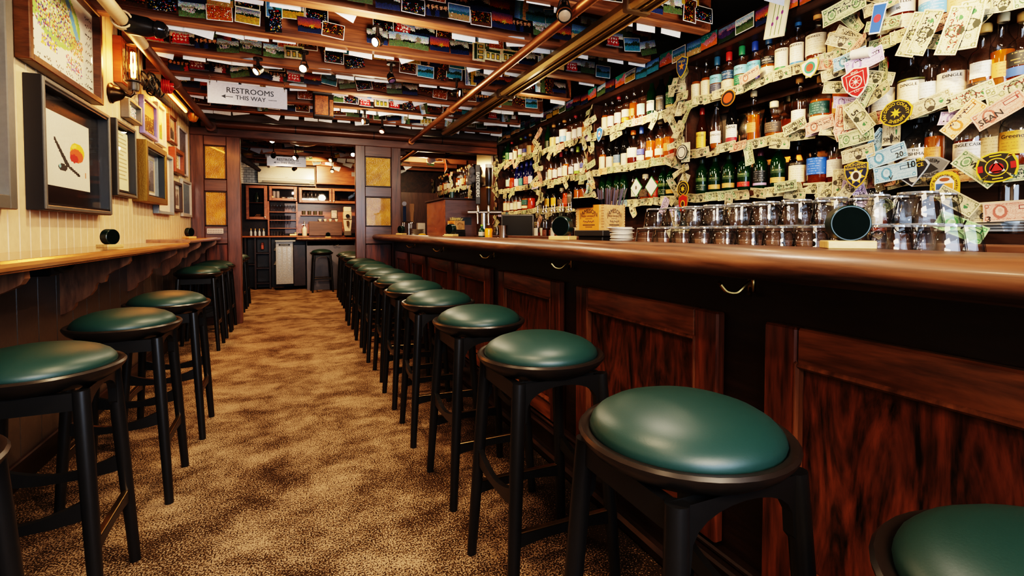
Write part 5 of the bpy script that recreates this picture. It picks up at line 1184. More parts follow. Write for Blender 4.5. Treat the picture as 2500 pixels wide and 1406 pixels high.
# ================================================================ banknotes stuck along the shelves and pillars
NOTE=vcol('banknote_print',.75)
def bill_mesh(img,w,h,curl,fold,txt=None):
    def bf(p):
        u=p[0]/w; v=p[1]/h
        return (p[0],p[1],curl*(u*u*4)*.5+fold*(v-.0)**2*2+curl*.6*math.sin(u*6+fold*90)*v)
    m=MB().grid(img,w,h,0,None,bf)
    for s,x,y,hh in (txt or ()): m.text(s,hh,1,None,.0012,'C',None,lambda p:(bf((p[0]+x*w,p[1]+y*h,0))[0],bf((p[0]+x*w,p[1]+y*h,0))[1],bf((p[0]+x*w,p[1]+y*h,0))[2]+.0012),.85*w)
    return m.mesh('banknote',[NOTE,BLACK])
rn=random.Random(11); BM={}; BML={}
for kind,cnt in (('green',10),('grey',6),('back',6),('pink',3),('blue',3),('orange',2),('violet',2),('lime',1)):
    BM[kind]=[bill_mesh(bill_image(kind,rn),.156,.067,rn.uniform(-.012,.016),rn.uniform(-.012,.018)) for _ in range(cnt)]
    BML[kind]=[bill_mesh(bill_image(kind,rn,26,12,False),.156,.067,rn.uniform(-.012,.016),rn.uniform(-.012,.018)) for _ in range(2)]
KW={'green':'grey-green dollar note','grey':'faded grey dollar note','back':'green-backed dollar note','pink':'pink foreign note','blue':'blue foreign note','orange':'orange foreign note','violet':'violet foreign note','lime':'lime green note'}
KS=['green']*12+['grey']*10+['back']*6+['pink']*2+['blue','orange','violet']
bills=[]  # weight, mesh, matrix, label
def addb(x,y,z,rot,kind,label,s=1,tx=None,ty=None):
    M=face_mx((x,y,z),rot,rn.uniform(-.25,.2) if tx is None else tx,rn.uniform(-.25,.25) if ty is None else ty)@Matrix.Scale(s,4)
    bills.append((1/math.hypot(x,y),rn.choice(BM[kind]),M,KW[kind]+', '+label,kind))
BAYN=[('nearest edge bay',1.02,1.70),('first full bay',1.83,3.09),('second full bay',3.21,4.44),('third full bay',4.56,5.66),('fourth full bay',5.78,7.1)]
for bi,(bn,ya,yb) in enumerate(BAYN):
    for si,z in enumerate(SZ):
        y=yb+.02; i=0
        while y>ya-.05:
            k=rn.choice(KS); i+=1
            addb(BX-.008-.004*(i%3),y-.07,z-.022+rn.uniform(-.01,.008),rn.gauss(0,.07),k,f'{nth(i)} from left, {SHN[si]} shelf edge, {bn}')
            y-=.118+rn.uniform(-.02,.02)
        n=int((yb-ya)/.16)
        for j in range(n):
            if rn.random()<.42:
                y=yb-.05-(yb-ya)*(j+rn.random()*.8)/n
                addb(BX-.02-.006*rn.random(),y,z-.065+rn.uniform(-.035,.015),rn.choice([rn.gauss(0,.25),rn.uniform(-1.3,1.3)]),rn.choice(KS),f'loose below the {SHN[si]} shelf, {nth(j+1)} from left, {bn}')
PN=['badge pillar','second pillar','third pillar','fourth pillar','fifth pillar']
for pi,y in enumerate(PIL):
    w=.13 if pi==0 else .085
    z=2.50 if pi==0 else 2.40; i=0
    while z>1.16:
        i+=1
        for q in range(3 if pi==0 else 2):
            addb(BX-.02-.008*q-.01*rn.random(),y+rn.uniform(-w,w),z+rn.uniform(-.025,.025),rn.choice([rn.gauss(0,.3),rn.gauss(0,.9),PI/2+rn.gauss(0,.4)]),rn.choice(KS),f'{["outer","middle","inner"][q]} layer, {nth(i)} from top, {PN[pi]}',1,rn.uniform(-.5,.4),rn.uniform(-.5,.5))
        z-=.088 if pi<2 else .095
bills.sort(key=lambda b:-b[0])
# a few named notes with handwriting, nearest the camera
def special(px,py,rot,kind,label,txt,s=1,X=2.805,w=.156,h=.067):
    me=bill_mesh(bill_image(kind,rn,ink=not txt),w,h,.004,.006,txt)
    p=on(px,py,X=X); o=obj('banknote',me,M=face_mx(p,rot,0,0)@Matrix.Scale(s,4)); tag(o,label,'banknote','handwritten notes on the back bar')
special(2177,318,PI/2*0+.0,'grey','upright grey note with bold capitals hanging under the sheriff badge',[('SIMON',0,-.30,.022)],1,2.80,.085,.15)
special(1940,308,.28,'green','dollar note with heavy black names written on the middle shelf edge',[('JOSEPH JAY',-.02,.18,.02),('NICHOLAS',.05,-.22,.018)])
special(1918,455,.08,'back','green-backed note with two handwritten black lines on the bottom shelf edge',[('Abby Becky',0,.15,.018),('Hollywood',0,-.2,.018)])
special(2368,60,1.42,'green','upright dollar note with heavy handwriting high at the right edge, right one of a pair',[],1.35,2.76)
special(2330,75,1.25,'green','upright dollar note with heavy handwriting high at the right edge, left one of a pair',[],1.35,2.755)
special(2232,85,1.15,'green','tilted dollar note with green seal above the red capped bottle, left of two',[],1.3,2.76)
special(2258,80,1.15,'green','tilted dollar note with green seal above the red capped bottle, right of two',[],1.3,2.755)
special(2270,255,.24,'grey','long handwritten note on the middle shelf edge right of the sheriff badge',[('5',.40,-.2,.03)],1.15)
special(2370,235,.24,'green','dollar note with crowded handwriting under the glaring gold bottle',[],1.15)
special(2480,215,.22,'green','large dollar note with portrait at the right photo edge, middle shelf',[],1.3)
special(2352,290,.8,'orange','orange foreign note hanging diagonally right of the cream topped bottles',[],1.15,2.78)
special(2440,270,.5,'pink','pink note with a handwritten name hanging near the right photo edge',[('SEAN',-.2,-.1,.022)],1.2,2.78)
special(2385,412,-.75,'back','green-backed note handwritten WE MEET across the low badges',[('WE MEET',.15,.1,.018)],1.2,2.76)
special(2075,460,.9,'grey','upright faded note left of the highway patrol badge',[],1,2.79)
special(2095,375,.15,'grey','curled faded note directly above the highway patrol badge',[],1.1,2.77)
special(2165,380,.25,'blue','pale blue note with a round white sticker beside the highway patrol badge',[('20',.3,-.2,.022)],1.2,2.77)
special(2185,420,.12,'blue','blue note marked 10 handwritten beside the Wisconsin badge',[('10',.38,.25,.024),('V',-.1,-.3,.018)],1.25,2.76)
special(2100,285,-1.0,'green','diagonal dollar note marked 5 on the pillar between the badges',[('5',-.2,-.1,.03)],1.2,2.77)
special(2090,335,.12,'back','green note with handwriting on the pillar above the highway patrol badge',[('2023',.2,-.25,.016)],1.2,2.775)
special(2335,490,-.6,'green','dollar note tilted behind the last tumblers under the town badge',[],1.1,2.74)
special(2345,555,-.45,'lime','lime green note marked 1 hanging behind the last tumblers',[('1',0,.2,.035)],1.25,2.72)
special(2425,517,.03,'grey','pale note with bold handwriting along the lowest right shelf edge',[('elo',-.05,-.1,.034)],1.3,2.76)
special(2470,515,.06,'pink','cream and pink foreign note at the lowest right photo edge',[('3',-.4,-.35,.02)],1.2,2.75)
special(2110,150,.2,'violet','violet foreign note with a portrait above the red badge',[],1.25,2.77)
special(2075,145,.1,'blue','pale note half hidden by a rolled white receipt above the red badge',[],1.15,2.78)
special(2060,22,.12,'back','grey dollar note with a green seal at the top edge of the photo',[],1.5,2.74)
special(1830,185,.22,'pink','dollar note with red handwriting on the top shelf edge below the purple label',[],1.05)
special(2001,305,.16,'pink','dollar note with red ink and a dark portrait under the teal bottle',[],1.1)
nsp=31
keep=300-nsp
for w,me,M,l,kd in bills[:keep]: tag(obj('banknote',me,M=M),l,'banknote','banknotes stuck along the back bar')
rest=[(rn.choice(BML[b[4]]),b[2]) for b in bills[keep:]]
for y in (8.42,9.6,11.05):
    z=2.3
    while z>1.2: rest.append((rn.choice(BML[rn.choice(KS)]),face_mx((2.83-.02*rn.random(),y+rn.uniform(-.06,.06),z),rn.gauss(0,.6)))); z-=.05
for z in SZ2+[1.25]:
    y=8.4
    while y<11.05: rest.append((rn.choice(BML[rn.choice(KS)]),face_mx((2.85,y,z-.03+rn.uniform(-.02,.01)),rn.gauss(0,.3)))); y+=.11
o=merge('banknote',rest,[NOTE]); tag(o,'remaining far banknotes along the distant shelf edges and back room shelves','banknotes'); o['kind']='stuff'
# ================================================================ badges and cards among the notes
def ellp(a,b,n=40): return [(a*math.cos(2*PI*k/n),b*math.sin(2*PI*k/n)) for k in range(n)]
def star(n,r1,r2,a0=PI/2): return [((r1 if k%2==0 else r2)*math.cos(a0+PI*k/n),(r1 if k%2==0 else r2)*math.sin(a0+PI*k/n)) for k in range(2*n)]
SHIELD=[(-.95,.70),(-.5,.78),(0,.95),(.5,.78),(.95,.70),(.92,.1),(.75,-.4),(.4,-.8),(0,-1.05),(-.4,-.8),(-.75,-.4),(-.92,.1)]
ROCK=[(-1,.25),(-.9,.55),(-.45,.85),(0,.95),(.45,.85),(.9,.55),(1,.25),(.8,-.1),(.45,-.55),(0,-1.1),(-.45,-.55),(-.8,-.1)]
def sc(p,a,b=None): return [(x*a,y*(b or a)) for x,y in p]
COLM={}
def cm(c):
    if c not in COLM: COLM[c]=plain(hx(c),.6,0,.3,400)
    return COLM[c]
def badge(label,px,py,r,poly,rim,fill,items,rot=0,X=2.775,ry=None,cat='badge'):
    cols=[]; 
    def ci(c):
        if c not in cols: cols.append(c)
        return cols.index(c)
    m=MB(); P=sc(poly,r,ry); m.prism(P if sum(P[i][0]*P[(i+1)%len(P)][1]-P[(i+1)%len(P)][0]*P[i][1] for i in range(len(P)))>0 else P[::-1],.004,ci(rim),z0=-.004)
    Q=sc(P,.9); m.poly(Q if sum(Q[i][0]*Q[(i+1)%len(Q)][1]-Q[(i+1)%len(Q)][0]*Q[i][1] for i in range(len(Q)))>0 else Q[::-1],.0008,ci(fill))
    for it in items:
        k=it[0]
        if k=='p': m.poly(it[1],it[3] if len(it)>3 else .0016,ci(it[2]))
        elif k=='t': m.text(it[1],it[2],ci(it[5]),T(it[3],it[4],.0026),wmax=it[6] if len(it)>6 else None)
        elif k=='a': m.text(it[1],it[2],ci(it[4]),None,.0026,'C',None,arcwarp(it[3],it[5] if len(it)>5 else True,0,it[6] if len(it)>6 else 0))
        elif k=='r': m.ring(it[1],it[2],.002,ci(it[3]))
    t=thing('cloth_badge' if cat=='badge' else 'paper_card',label,cat,M=face_mx(on(px,py,X=X),rot))
    m.build('patch' if cat=='badge' else 'sheet',[cm(c) for c in cols],t); return t
def sh_(poly,dx,dy): return [(x+dx,y+dy) for x,y in poly]
O_SD=[(1.0,.0),(.82,.45),(.4,.78),(0,.86),(-.4,.78),(-.82,.45),(-1,0),(-.82,-.45),(-.4,-.78),(0,-.86),(.4,-.78),(.82,-.45)]
badge('black and gold SAN DIEGO COUNTY SHERIFF badge on the middle shelf edge',2187,276,.076,O_SD,'d9a52a','14120f',[('p',star(7,.026,.011),'e0b030'),('a','SAN DIEGO COUNTY',.0145,.052,'e0b030',True,-.006),('a','SHERIFF',.016,.046,'e0b030',False,.004)],.22,2.73)
badge('red shield fire company badge with white wheel on the badge pillar',2089,200,.075,SHIELD,'ece0d0','b5161c',[('r',ellp(.034,.034),.85,'ead6c8'),('p',star(8,.032,.006),'ead6c8'),('r',star(4,.066,.045,PI/4),.93,'ead6c8'),('t','ENG',.013,0,.052,'ead6c8'),('t','CO',.013,0,-.05,'ead6c8')],.15,2.76,.085)
badge('blue and gold CALIFORNIA HIGHWAY PATROL badge on the badge pillar',2090,424,.066,SHIELD,'d0a23a','16203f',[('p',sh_(star(7,.048,.026),0,-.012),'d9a93a'),('p',sh_(ellp(.028,.028),0,-.012),'e8ddc0',.002),('p',sh_(ellp(.016,.020),0,-.012),'3a2a1a',.0023),('t','CALIFORNIA',.0135,0,.048,'e0b64a',.10),('t','HIGHWAY PATROL',.0125,0,.031,'e0b64a',.108)],.05,2.75,.074)
badge('dark blue EAU CLAIRE POLICE badge low on the shelf edge',2222,418,.085,ROCK,'aeb4b8','10131f',[('t','EAU CLAIRE',.018,0,.047,'e0b030',.135),('t','POLICE',.017,.02,.022,'e0b030',.08),('p',sh_(ellp(.018,.022),.01,-.035),'b9b0a0')],.12,2.765,.07)
badge('grey and black eye-shaped ANAHEIM POLICE badge beside the green-backed note',2268,408,.085,[(-1,0),(-.6,.4),(0,.62),(.6,.4),(1,0),(.6,-.4),(0,-.62),(-.6,-.4)],'8a8a88','6a6a68',[('p',[(-.035,-.02),(.0,-.028),(.035,-.02),(0,.03)],'181818'),('a','ANAHEIM',.016,.05,'16161a',True,-.018),('t','POLICE',.015,-.0,-.037,'16161a',.09)],.2,2.77)
badge('oval TOWN OF BLADENSBURG MARYLAND badge with a yellow border',2306,452,.058,[(-1,-1.1),(1,-1.1),(1,.2),(.85,.65),(.5,.93),(0,1.02),(-.5,.93),(-.85,.65),(-1,.2)],'d9a52a','e0ad30',[('p',[(-.035,-.06),(.035,-.06),(.037,.015),(.02,.04),(0,.046),(-.02,.04),(-.037,.015)],'e6e0d5'),('p',[(-.033,-.02),(0,-.02),(0,.008),(-.033,.008)],'3a5a8a',.002),('p',[(0,-.02),(.033,-.02),(.033,.008),(0,.008)],'d98a3a',.002),('p',[(-.033,-.05),(0,-.05),(0,-.02),(-.033,-.02)],'d9d5cc',.002),('p',[(0,-.05),(.033,-.05),(.033,-.02),(0,-.02)],'3a5a8a',.002),('p',sh_(ellp(.02,.009),0,.026),'8a4a2a',.002),('a','TOWN OF BLADENSBURG MARYLAND',.0105,.0475,'1a1a1a',True,-.002)],.0,2.755,.064)
MALT=[(.25,1),(-.25,1),(-.7,.85),(-.42,.42),(-.85,.7),(-1,.25),(-1,-.25),(-.85,-.7),(-.42,-.42),(-.7,-.85),(-.25,-1),(.25,-1),(.7,-.85),(.42,-.42),(.85,-.7),(1,-.25),(1,.25),(.85,.7),(.42,.42),(.7,.85)]
badge('black and yellow maltese cross fire badge with a red triangle centre',2433,408,.070,MALT,'d9b52a','17140f',[('r',ellp(.039,.039),.9,'d9b52a'),('p',ellp(.035,.035),'1a1512'),('p',sh_(ellp(.024,.021),0,-.004),'b01a1a',.002),('r',[(0,.029),(-.029,-.021),(.029,-.021)],.72,'e0d0c8'),('p',[(-.02,.046),(.02,.046),(.02,.051),(-.02,.051)],'d9b52a'),('p',[(-.018,-.051),(.018,-.051),(.018,-.046),(-.018,-.046)],'d9b52a'),('p',[(-.064,-.014),(-.046,-.014),(-.046,.014),(-.064,.014)],'b01a1a'),('p',[(.046,-.014),(.064,-.014),(.064,.014),(.046,.014)],'b01a1a')],.1,2.74,.064)
badge('blue POLICE badge with a golden eagle at the top of the second pillar',1664,162,.066,SHIELD,'d9b03a','1f3a6a',[('p',star(5,.034,.014),'d98a2a'),('t','POLICE',.016,0,.038,'e0c050',.09)],-.1,2.79,.085)
badge('small blue rounded badge with a red dot on the third pillar',1463,327,.055,SHIELD,'cfd8e0','2f6fb0',[('p',ellp(.022,.03),'d9e4ea'),('p',ellp(.01,.012),'b03a30',.002)],-.2,2.79,.075)
badge('round black and yellow star badge low on the second pillar',1667,461,.062,ellp(1,1,28),'d9a52a','17140f',[('p',star(6,.026,.012),'e0b030'),('r',ellp(.042,.042),.9,'e0b030')],0,2.77)
badge('red badge with a yellow emblem at the foot of the second pillar',1667,498,.052,SHIELD,'c9781f','b51a14',[('p',ellp(.024,.03),'d9a52a'),('p',ellp(.016,.021),'3a1208',.002)],0,2.76,.085)
badge('round black and orange fire badge under the top shelf edge',1777,239,.062,ellp(1,.9,28),'c9781f','17120f',[('p',ellp(.04,.034),'c94a1a')],.2,2.79)
badge('white and teal crest badge under the top shelf edge',1977,165,.058,SHIELD,'d9b05a','e4e0d4',[('p',ellp(.034,.034),'2f8a72'),('p',ellp(.022,.022),'b0402a',.002)],.1,2.79)
badge('round black lettered badge high on the second pillar among the notes',1664,372,.06,ellp(1,1,28),'1a1a1c','d9d0c0',[('r',[(x*.045,y*.045) for x,y in ellp(1,1,28)],.85,'1a1a1c')],0,2.79)
DIA=[(1,0),(0,1),(-1,0),(0,-1)]
badge('white diamond card with green edge over the bottom shelf, left of two',1553,458,.085,DIA,'2f7a4a','e9e6dc',[('p',ellp(.012,.018),'5a5a5a')],0,2.78,.088,'card')
badge('white diamond card with green edge over the bottom shelf, right of two',1590,455,.085,DIA,'2f7a4a','e9e6dc',[],0,2.785,.088,'card')
badge('white card with botanical drawing standing high on the cornice',1896,45,.075,[(-1,-1),(1,-1),(1,1),(-1,1)],'d9cfae','e9e0c2',[('p',[(-.03+.03*k,-.1),(-.026+.03*k,-.1),(-.02+.03*k,.09),(-.024+.03*k,.09)],'5a7a3a') for k in range(3)]+[('p',sh_(ellp(.008,.012),-.024+.03*k,.03*k-.03),'7a3a7a',.002) for k in range(3)],-.18,2.77,.115,'card')
badge('blue and white bumper sticker curled at the top of the badge pillar',2142,45,.034,[(-.8,-1),(.8,-1),(1,1),(-1,1)],'dfe4ea','2f5fae',[('p',ellp(.018,.02),'b03a4a')],-.2,2.75,.075,'card')
o=MB().tube([(2.765,1.66,2.09),(2.765,1.755,2.105)],.027,14).build('paper_roll',plain((.82,.78,.70),.6)); tag(o,'rolled white receipt paper tucked above the red badge','paper')
# soft toy on the far pillar
t=thing('plush_toy','pale stuffed toy sitting at the start of the back room bottle shelves','toy',(2.78,8.2,2.05)); FUR=plain((.42,.38,.36),.95,0,.6,200)
m=MB()
for c,r_ in (((0,0,.02),.085),((0,0,.15),.062),((0,-.05,.2),.022),((0,.05,.2),.022),((-.05,-.05,-.06),.04),((-.05,.05,-.06),.04),((-.05,-.08,.05),.032),((-.05,.08,.05),.032)):
    m.lathe([(r_*math.sin(PI*k/10),-r_*math.cos(PI*k/10)) for k in range(11)],14,0,T(*c))
m.build('body',FUR,t)
badge('orange and white fabric pennant hanging over the far bottle shelves',1087,400,.12,[(-.8,-1),(.8,-.8),(0,1)],'d9d0c0','c9481f',[],.2,2.7,.17,'card')
# ================================================================ tumblers on the bar
TG=edgeglass('tumbler_glass',(.22,.24,.25),1.42,.05,.035,2.2); TGR=plain((.55,.57,.58),.10,0,Transmission_Weight=.75)
def tumbler_mesh():
    R0,R1,h=.0368,.047,.071      # closed end up: standing on its rim
    L=lambda z:R1+(R0-R1)*z/h
    out=[(0,h),(R0*.90,h),(R0*.97,h-.0012),(R0+.0002,h-.004),(L(h*.7),h*.7),(L(h*.36),h*.36),(R1,.002),(R1-.001,0)]
    inn=[(R1-.0026,.001),(L(h*.36)-.0028,h*.36),(L(h*.7)-.0034,h*.7),(R0*.97-.005,h-.015),(R0*.75,h-.0125),(0,h-.0115)]
    m=MB().lathe(out[::-1][::-1]+inn,32); m.lathe([(R1-.0030,.0022),(R1-.0030,-.0003),(R1+.0004,-.0003),(R1+.0004,.0022)],32,1); m.lathe([(R0*.97,h-.0022),(R0*1.004,h-.0038),(R0*.985,h+.0002),(R0*.93,h+.0004)],32,1)
    return m.mesh('tumbler',[TG,TGR],sharp=60)
# lathe above runs top-centre -> rim -> inside; flip so the faces point outward
TM=tumbler_mesh(); TM.flip_normals()
ZB=1.093
ys=[.605+.0965*k for k in range(11)]
for r in (0,1):
    for k,y in enumerate(ys):
        if r==1 and k>9: continue
        o=obj('tumbler',TM,loc=(1.252+.098*r,y+.012*r,ZB),rotz=R.uniform(0,1)); tag(o,f'upside-down clear tumbler, lower layer, {"front" if r==0 else "back"} row, {nth(k+1)} from the right','glass','upside-down tumblers on the bar')
for r in (0,1):
    for k in range(10 if r==0 else 9):
        y=ys[k]+.046
        o=obj('tumbler',TM,loc=(1.256+.096*r,y+.012*r,ZB+.0725),rotz=R.uniform(0,1)); tag(o,f'upside-down clear tumbler, upper layer, {"front" if r==0 else "back"} row, {nth(k+1)} from the right','glass','upside-down tumblers on the bar')
# ================================================================ disc stands on little wooden blocks
PLYW=wood('pale_block_wood',(.42,.25,.09),(.62,.42,.18),'Y',20,.4,.2); DISC=plain((.006,.022,.018),.28); DISCF=plain((.004,.008,.007),.9,Specular_IOR_Level=.03)
def disc(label,loc,rotz,s=1):
    t=thing('disc_stand',label,'table sign',loc,rotz,'round signs on wooden blocks'); MB().box((0,0,.009),(.075*s,.105*s,.018),bev=.002).build('wooden_block',PLYW,t)
    A=T(0,0,.018+.043*s)@mrot(0,PI/2,0); r=.045*s
    MB().lathe([(0,-.022),(r-.002,-.022),(r,-.020),(r,.019),(r-.002,.021),(0,.021)],36,0,A).build('disc',DISC,t)
    MB().lathe([(r-.004,-.0225),(0,-.0225)],36,0,A).build('front_face',DISCF,t)
disc('green-black disc on a pale block in front of the tumblers, nearest the camera',(1.12,.715,1.112),.85,.88)
disc('green disc on a pale block near the paper coaster stack',(1.10,1.97,1.112),.55)
disc('green disc on a pale block beside the whiskey crate of the tap cabinet',(1.10,3.75,1.112),.5,.9)
disc('small green disc near the partition end of the bar among white plates',(1.12,5.9,1.112),.5)
disc('green disc on a wooden block on the near left wall ledge',(-1.0,3.55,1.058),PI-.5)
disc('small green disc on the far left wall ledge beside the partition',(-1.02,5.95,1.082),PI-.5)
disc('small green disc on the back room bar top',(.55,10.6,1.03),PI/2)
# ================================================================ whiskey crates with straws
TGX=0
CRW=wood('crate_wood',(.42,.20,.07),(.66,.38,.17),'Y',12,.5,.2); CRO=plain((.62,.22,.03),.5)
def crate(label,loc,rotz,w,h,big=True):
    t=thing('whiskey_crate',label,'crate',loc,rotz); b=.014 if big else .01
    m=MB()
    for s in (-1,1): m.box((s*(w/2-.005),0,h/2+b),(.010,w,h)); m.box((0,s*(w/2-.005),h/2+b),(w-.02,.010,h))
    m.box((0,0,b+.006),(w-.02,w-.02,.010))
    for s in (-1,1):
        for k in range(9): m.box((-w/2-.0004,s*(w/2-.004),b+.012+h*(k+.3)/9.5),(.001,.005,h*.05),1); m.box((s*(w/2-.004),-w/2-.0004,b+.012+h*(k+.3)/9.5),(.005,.001,h*.05),1)
    m.build('box',[CRW,plain((.28,.13,.05),.5)],t)
    MB().box((-w/2-.001,0,h/2+b),(.002,w*.72,h),0).build('orange_panel',CRO,t)
    for nm,M in (('lettering',T(-w/2-.0028,0,b+h/2)@Matrix(((0,0,-1,0),(-1,0,0,0),(0,1,0,0),(0,0,0,1)))),('lettering',T(0,-w/2-.0008,b+h/2)@Matrix(((1,0,0,0),(0,0,-1,0),(0,1,0,0),(0,0,0,1))))):
        m=MB(); m.text('JAMESON',h*.17,0,M,0,'C',None,lambda p:(p[0],p[1]+h*.27-2.6*p[0]*p[0]/w*.5,p[2]),w*.62); m.text('IRISH WHISKEY',h*.075,0,M@T(0,h*.06,0),wmax=w*.5)
        m.box((0,-h*.04,0),(w*.26,h*.012,.0004),0,M); rr_=random.Random(3)
        m.tube([(-w*.2+w*.4*k/14,-h*.15+h*.05*math.sin(k*2.1)*(1 if k%2 else .5),0.0003) for k in range(15)],h*.010,4,0,M)
        for k in range(9): m.box((-w*.2+w*.05*k,-h*.29,0),(w*.036,h*.045,.0004),0,M)
        for k in range(5): m.box((-w*.1+w*.05*k,-h*.37,0),(w*.034,h*.03,.0004),0,M)
        m.build(nm,plain((.05,.03,.02),.6),t)
    MB().box((0,0,0),(w+.012,w+.012,.028),bev=.003).build('black_base',plain((.02,.018,.017),.5),t)
    return t
CP=Vector((1.335,2.02,1.092)); CR=math.radians(17)
m=MB().box((0,0,.018),(.15,.15,.036),bev=.004); o=m.build('black_block',plain((.012,.011,.011),.4),loc=CP,rotz=CR); tag(o,'black square block under the larger whiskey crate','block')
crate('larger wooden whiskey crate of straws and napkins on the bar, orange left face',CP+Vector((0,0,.05)),CR,.165,.118)
STR=[plain((.085,.05,.048),.25),plain((.10,.09,.12),.22)]
for k in range(34):
    u,v=(k%9)/8-.5,(k//9)/3-.5
    M=T(*CP)@mrot(0,0,CR)
    p0=M@Vector((.030+.05*u,-.022+.06*v*.8,.07)); rr_=R.uniform
    top=M@Vector((.045+.115*u+rr_(-.010,.010),-.03+.09*v+rr_(-.012,.012),.262+rr_(-.006,.006)))
    o=MB().tube([p0,top],.0026,7).build('drinking_straw',STR[k%2]); tag(o,'thin dark brown straw among the bundle standing in the whiskey crate','straw','straws in the whiskey crate')
m=MB()
for k in range(14):
    w=.062; z=k*.0032; m.add([(-w,-w,z+.010),(0,-w,z),(w,-w,z+.012),(-w,w,z+.010),(0,w,z),(w,w,z+.012)],[(0,1,4,3),(1,2,5,4)],0,None,None,True)
    m.add([(-w,-w,z+.0075),(0,-w,z-.0025),(w,-w,z+.0095),(-w,w,z+.0075),(0,w,z-.0025),(w,w,z+.0095)],[(3,4,1,0),(4,5,2,1)],0)
o=m.build('napkin_stack',plain((.014,.014,.014),.7),loc=CP+mrot(0,0,CR).to_3x3()@Vector((-.040,.038,.165)),rotz=CR+.1); tag(o,'curled stack of black napkins rising from the left half of the whiskey crate','napkins')
PLT=plain((.70,.64,.54),.55)
for k in range(11):
    o=MB().lathe([(0,0),(.046,0),(.0475,.0022),(.046,.0045),(0,.0045)],28).build('paper_coaster',PLT,loc=(1.235+.004*math.sin(k*2.3)+(-.006 if k>8 else 0),1.71+.004*math.cos(k*1.7)+(.004 if k>8 else 0),1.1125+.0051*k))
    if k>8: o.scale=(1.12,1.12,1)
    tag(o,f'pale round coaster in the stack left of the tumblers, {nth(k+1)} from the bottom','coaster','coasters stacked beside the tumblers')
# ================================================================ tap cabinet and taps
t=thing('tap_cabinet','wooden cabinet standing on the bar in front of the beer taps','cabinet',(1.47,5.03,1.092)); TCW=wood('tap_cabinet_wood',(.13,.036,.014),(.34,.12,.05),'Y',5,.25,.3,2.4,coat=.4); TCF=wood('tap_cabinet_front',(.05,.022,.016),(.14,.065,.045),'X',7,.35,.12)
m=MB(); m.box((0,.0,.185),(.33,.72,.37),0,bev=.004); m.build('cabinet_body',[TCW],t); MB().box((0,-.362,.185),(.32,.006,.36),bev=.002).build('front_board',TCF,t); MB().box((0,0,.378),(.37,.76,.018),bev=.006).build('cabinet_lid',plain((.04,.025,.022),.3),t)
MB().box((.02,-.366,.16),(.17,.004,.075)).build('dark_opening',BLACK,t)
o=MB().lathe([(0,0),(.022,0),(.022,.06),(0,.06)],16).build('green_tin',plain((.02,.06,.06),.3),loc=(1.40,4.74,1.48)); tag(o,'small dark green tin on top of the tap cabinet','tin')
crate('smaller wooden whiskey crate of garnish picks in front of the tap cabinet',(1.385,4.555,1.155),math.radians(24),.115,.085,False)
o=MB().box((0,0,.024),(.13,.13,.048),bev=.004).build('black_block',plain((.012,.011,.011),.4),loc=(1.385,4.555,1.092),rotz=.42); tag(o,'black block under the smaller whiskey crate at the tap cabinet','block')
m=MB(); rr_=random.Random(9)
for k in range(60): a=Vector((rr_.uniform(-.045,.045),rr_.uniform(-.045,.045),.09)); m.tube([a,a+Vector((rr_.uniform(-.02,.02),rr_.uniform(-.02,.02),rr_.uniform(.012,.03)))],.0022,5)
o=m.build('garnish_picks',plain((.55,.42,.16),.6),loc=(1.385,4.555,1.165)); tag(o,'heap of pale wooden picks in the smaller whiskey crate','picks'); o['kind']='stuff'
for k in range(5):
    o=MB().lathe([(0,0),(.044,0),(.045,.002),(.044,.004),(0,.004)],22).build('paper_coaster',PLT,loc=(1.27,4.45,1.0935+.0044*k)); tag(o,f'pale round coaster beside the smaller whiskey crate, {nth(k+1)} from the bottom','coaster','coasters beside the smaller crate')
tw=thing('beer_tap_tower','chrome beer tap tower behind the tap cabinet with tall handles','tap',(1.67,4.42,1.092),math.radians(65)); MB().tube([(0,-.12,.24),(0,.2,.24)],.022,14).build('tap_bar',STEEL,tw); m=MB(); m.tube([(0,.05,.0),(0,.05,.23)],.03,14); m.build('column',STEEL,tw)
for y,cols in ((.10,0),(.0,1)):
    m=MB(); m.tube([(-.02,y,.24),(-.07,y,.235),(-.085,y,.2),(-.087,y,.13)],[.012,.011,.009,.008],10); m.lathe([(0,.25),(.014,.25),(.012,.3),(0,.32)],12,0,T(-.045,y,-.005)); f=m.build('faucet',STEEL,tw)
    if cols==0:
        h=MB().box((-.045,y,.50),(.016,.045,.37),bev=.004).build('tap_handle',plain((.015,.015,.016),.35),tw); h['label']='flat black tap handle with pale vertical lettering'
        MB().text('EASTCIDERS',.030,0,T(-.0545,y,.50)@Matrix(((0,0,-1,0),(-1,0,0,0),(0,1,0,0),(0,0,0,1)))@mrot(0,0,-PI/2),wmax=.33).build('lettering',plain((.8,.74,.55),.4),h)
    else:
        h=MB().lathe([(0,.31),(.013,.31),(.018,.36),(.022,.46),(.024,.47),(.022,.48),(.030,.50),(.033,.62),(.030,.66)],18,0,T(-.045,y,0)).build('tap_handle',plain((.02,.012,.010),.2),tw); h['label']='glossy dark stout-glass shaped tap handle with cream top'
        MB().lathe([(.0305,.655),(.031,.69),(0,.695)],18,0,T(-.045,y,0)).build('cream_top',plain((.75,.68,.55),.4),h); MB().lathe([(.0235,.462),(.0255,.47),(.0235,.478)],18,0,T(-.045,y,0)).build('band',BRASS,h)
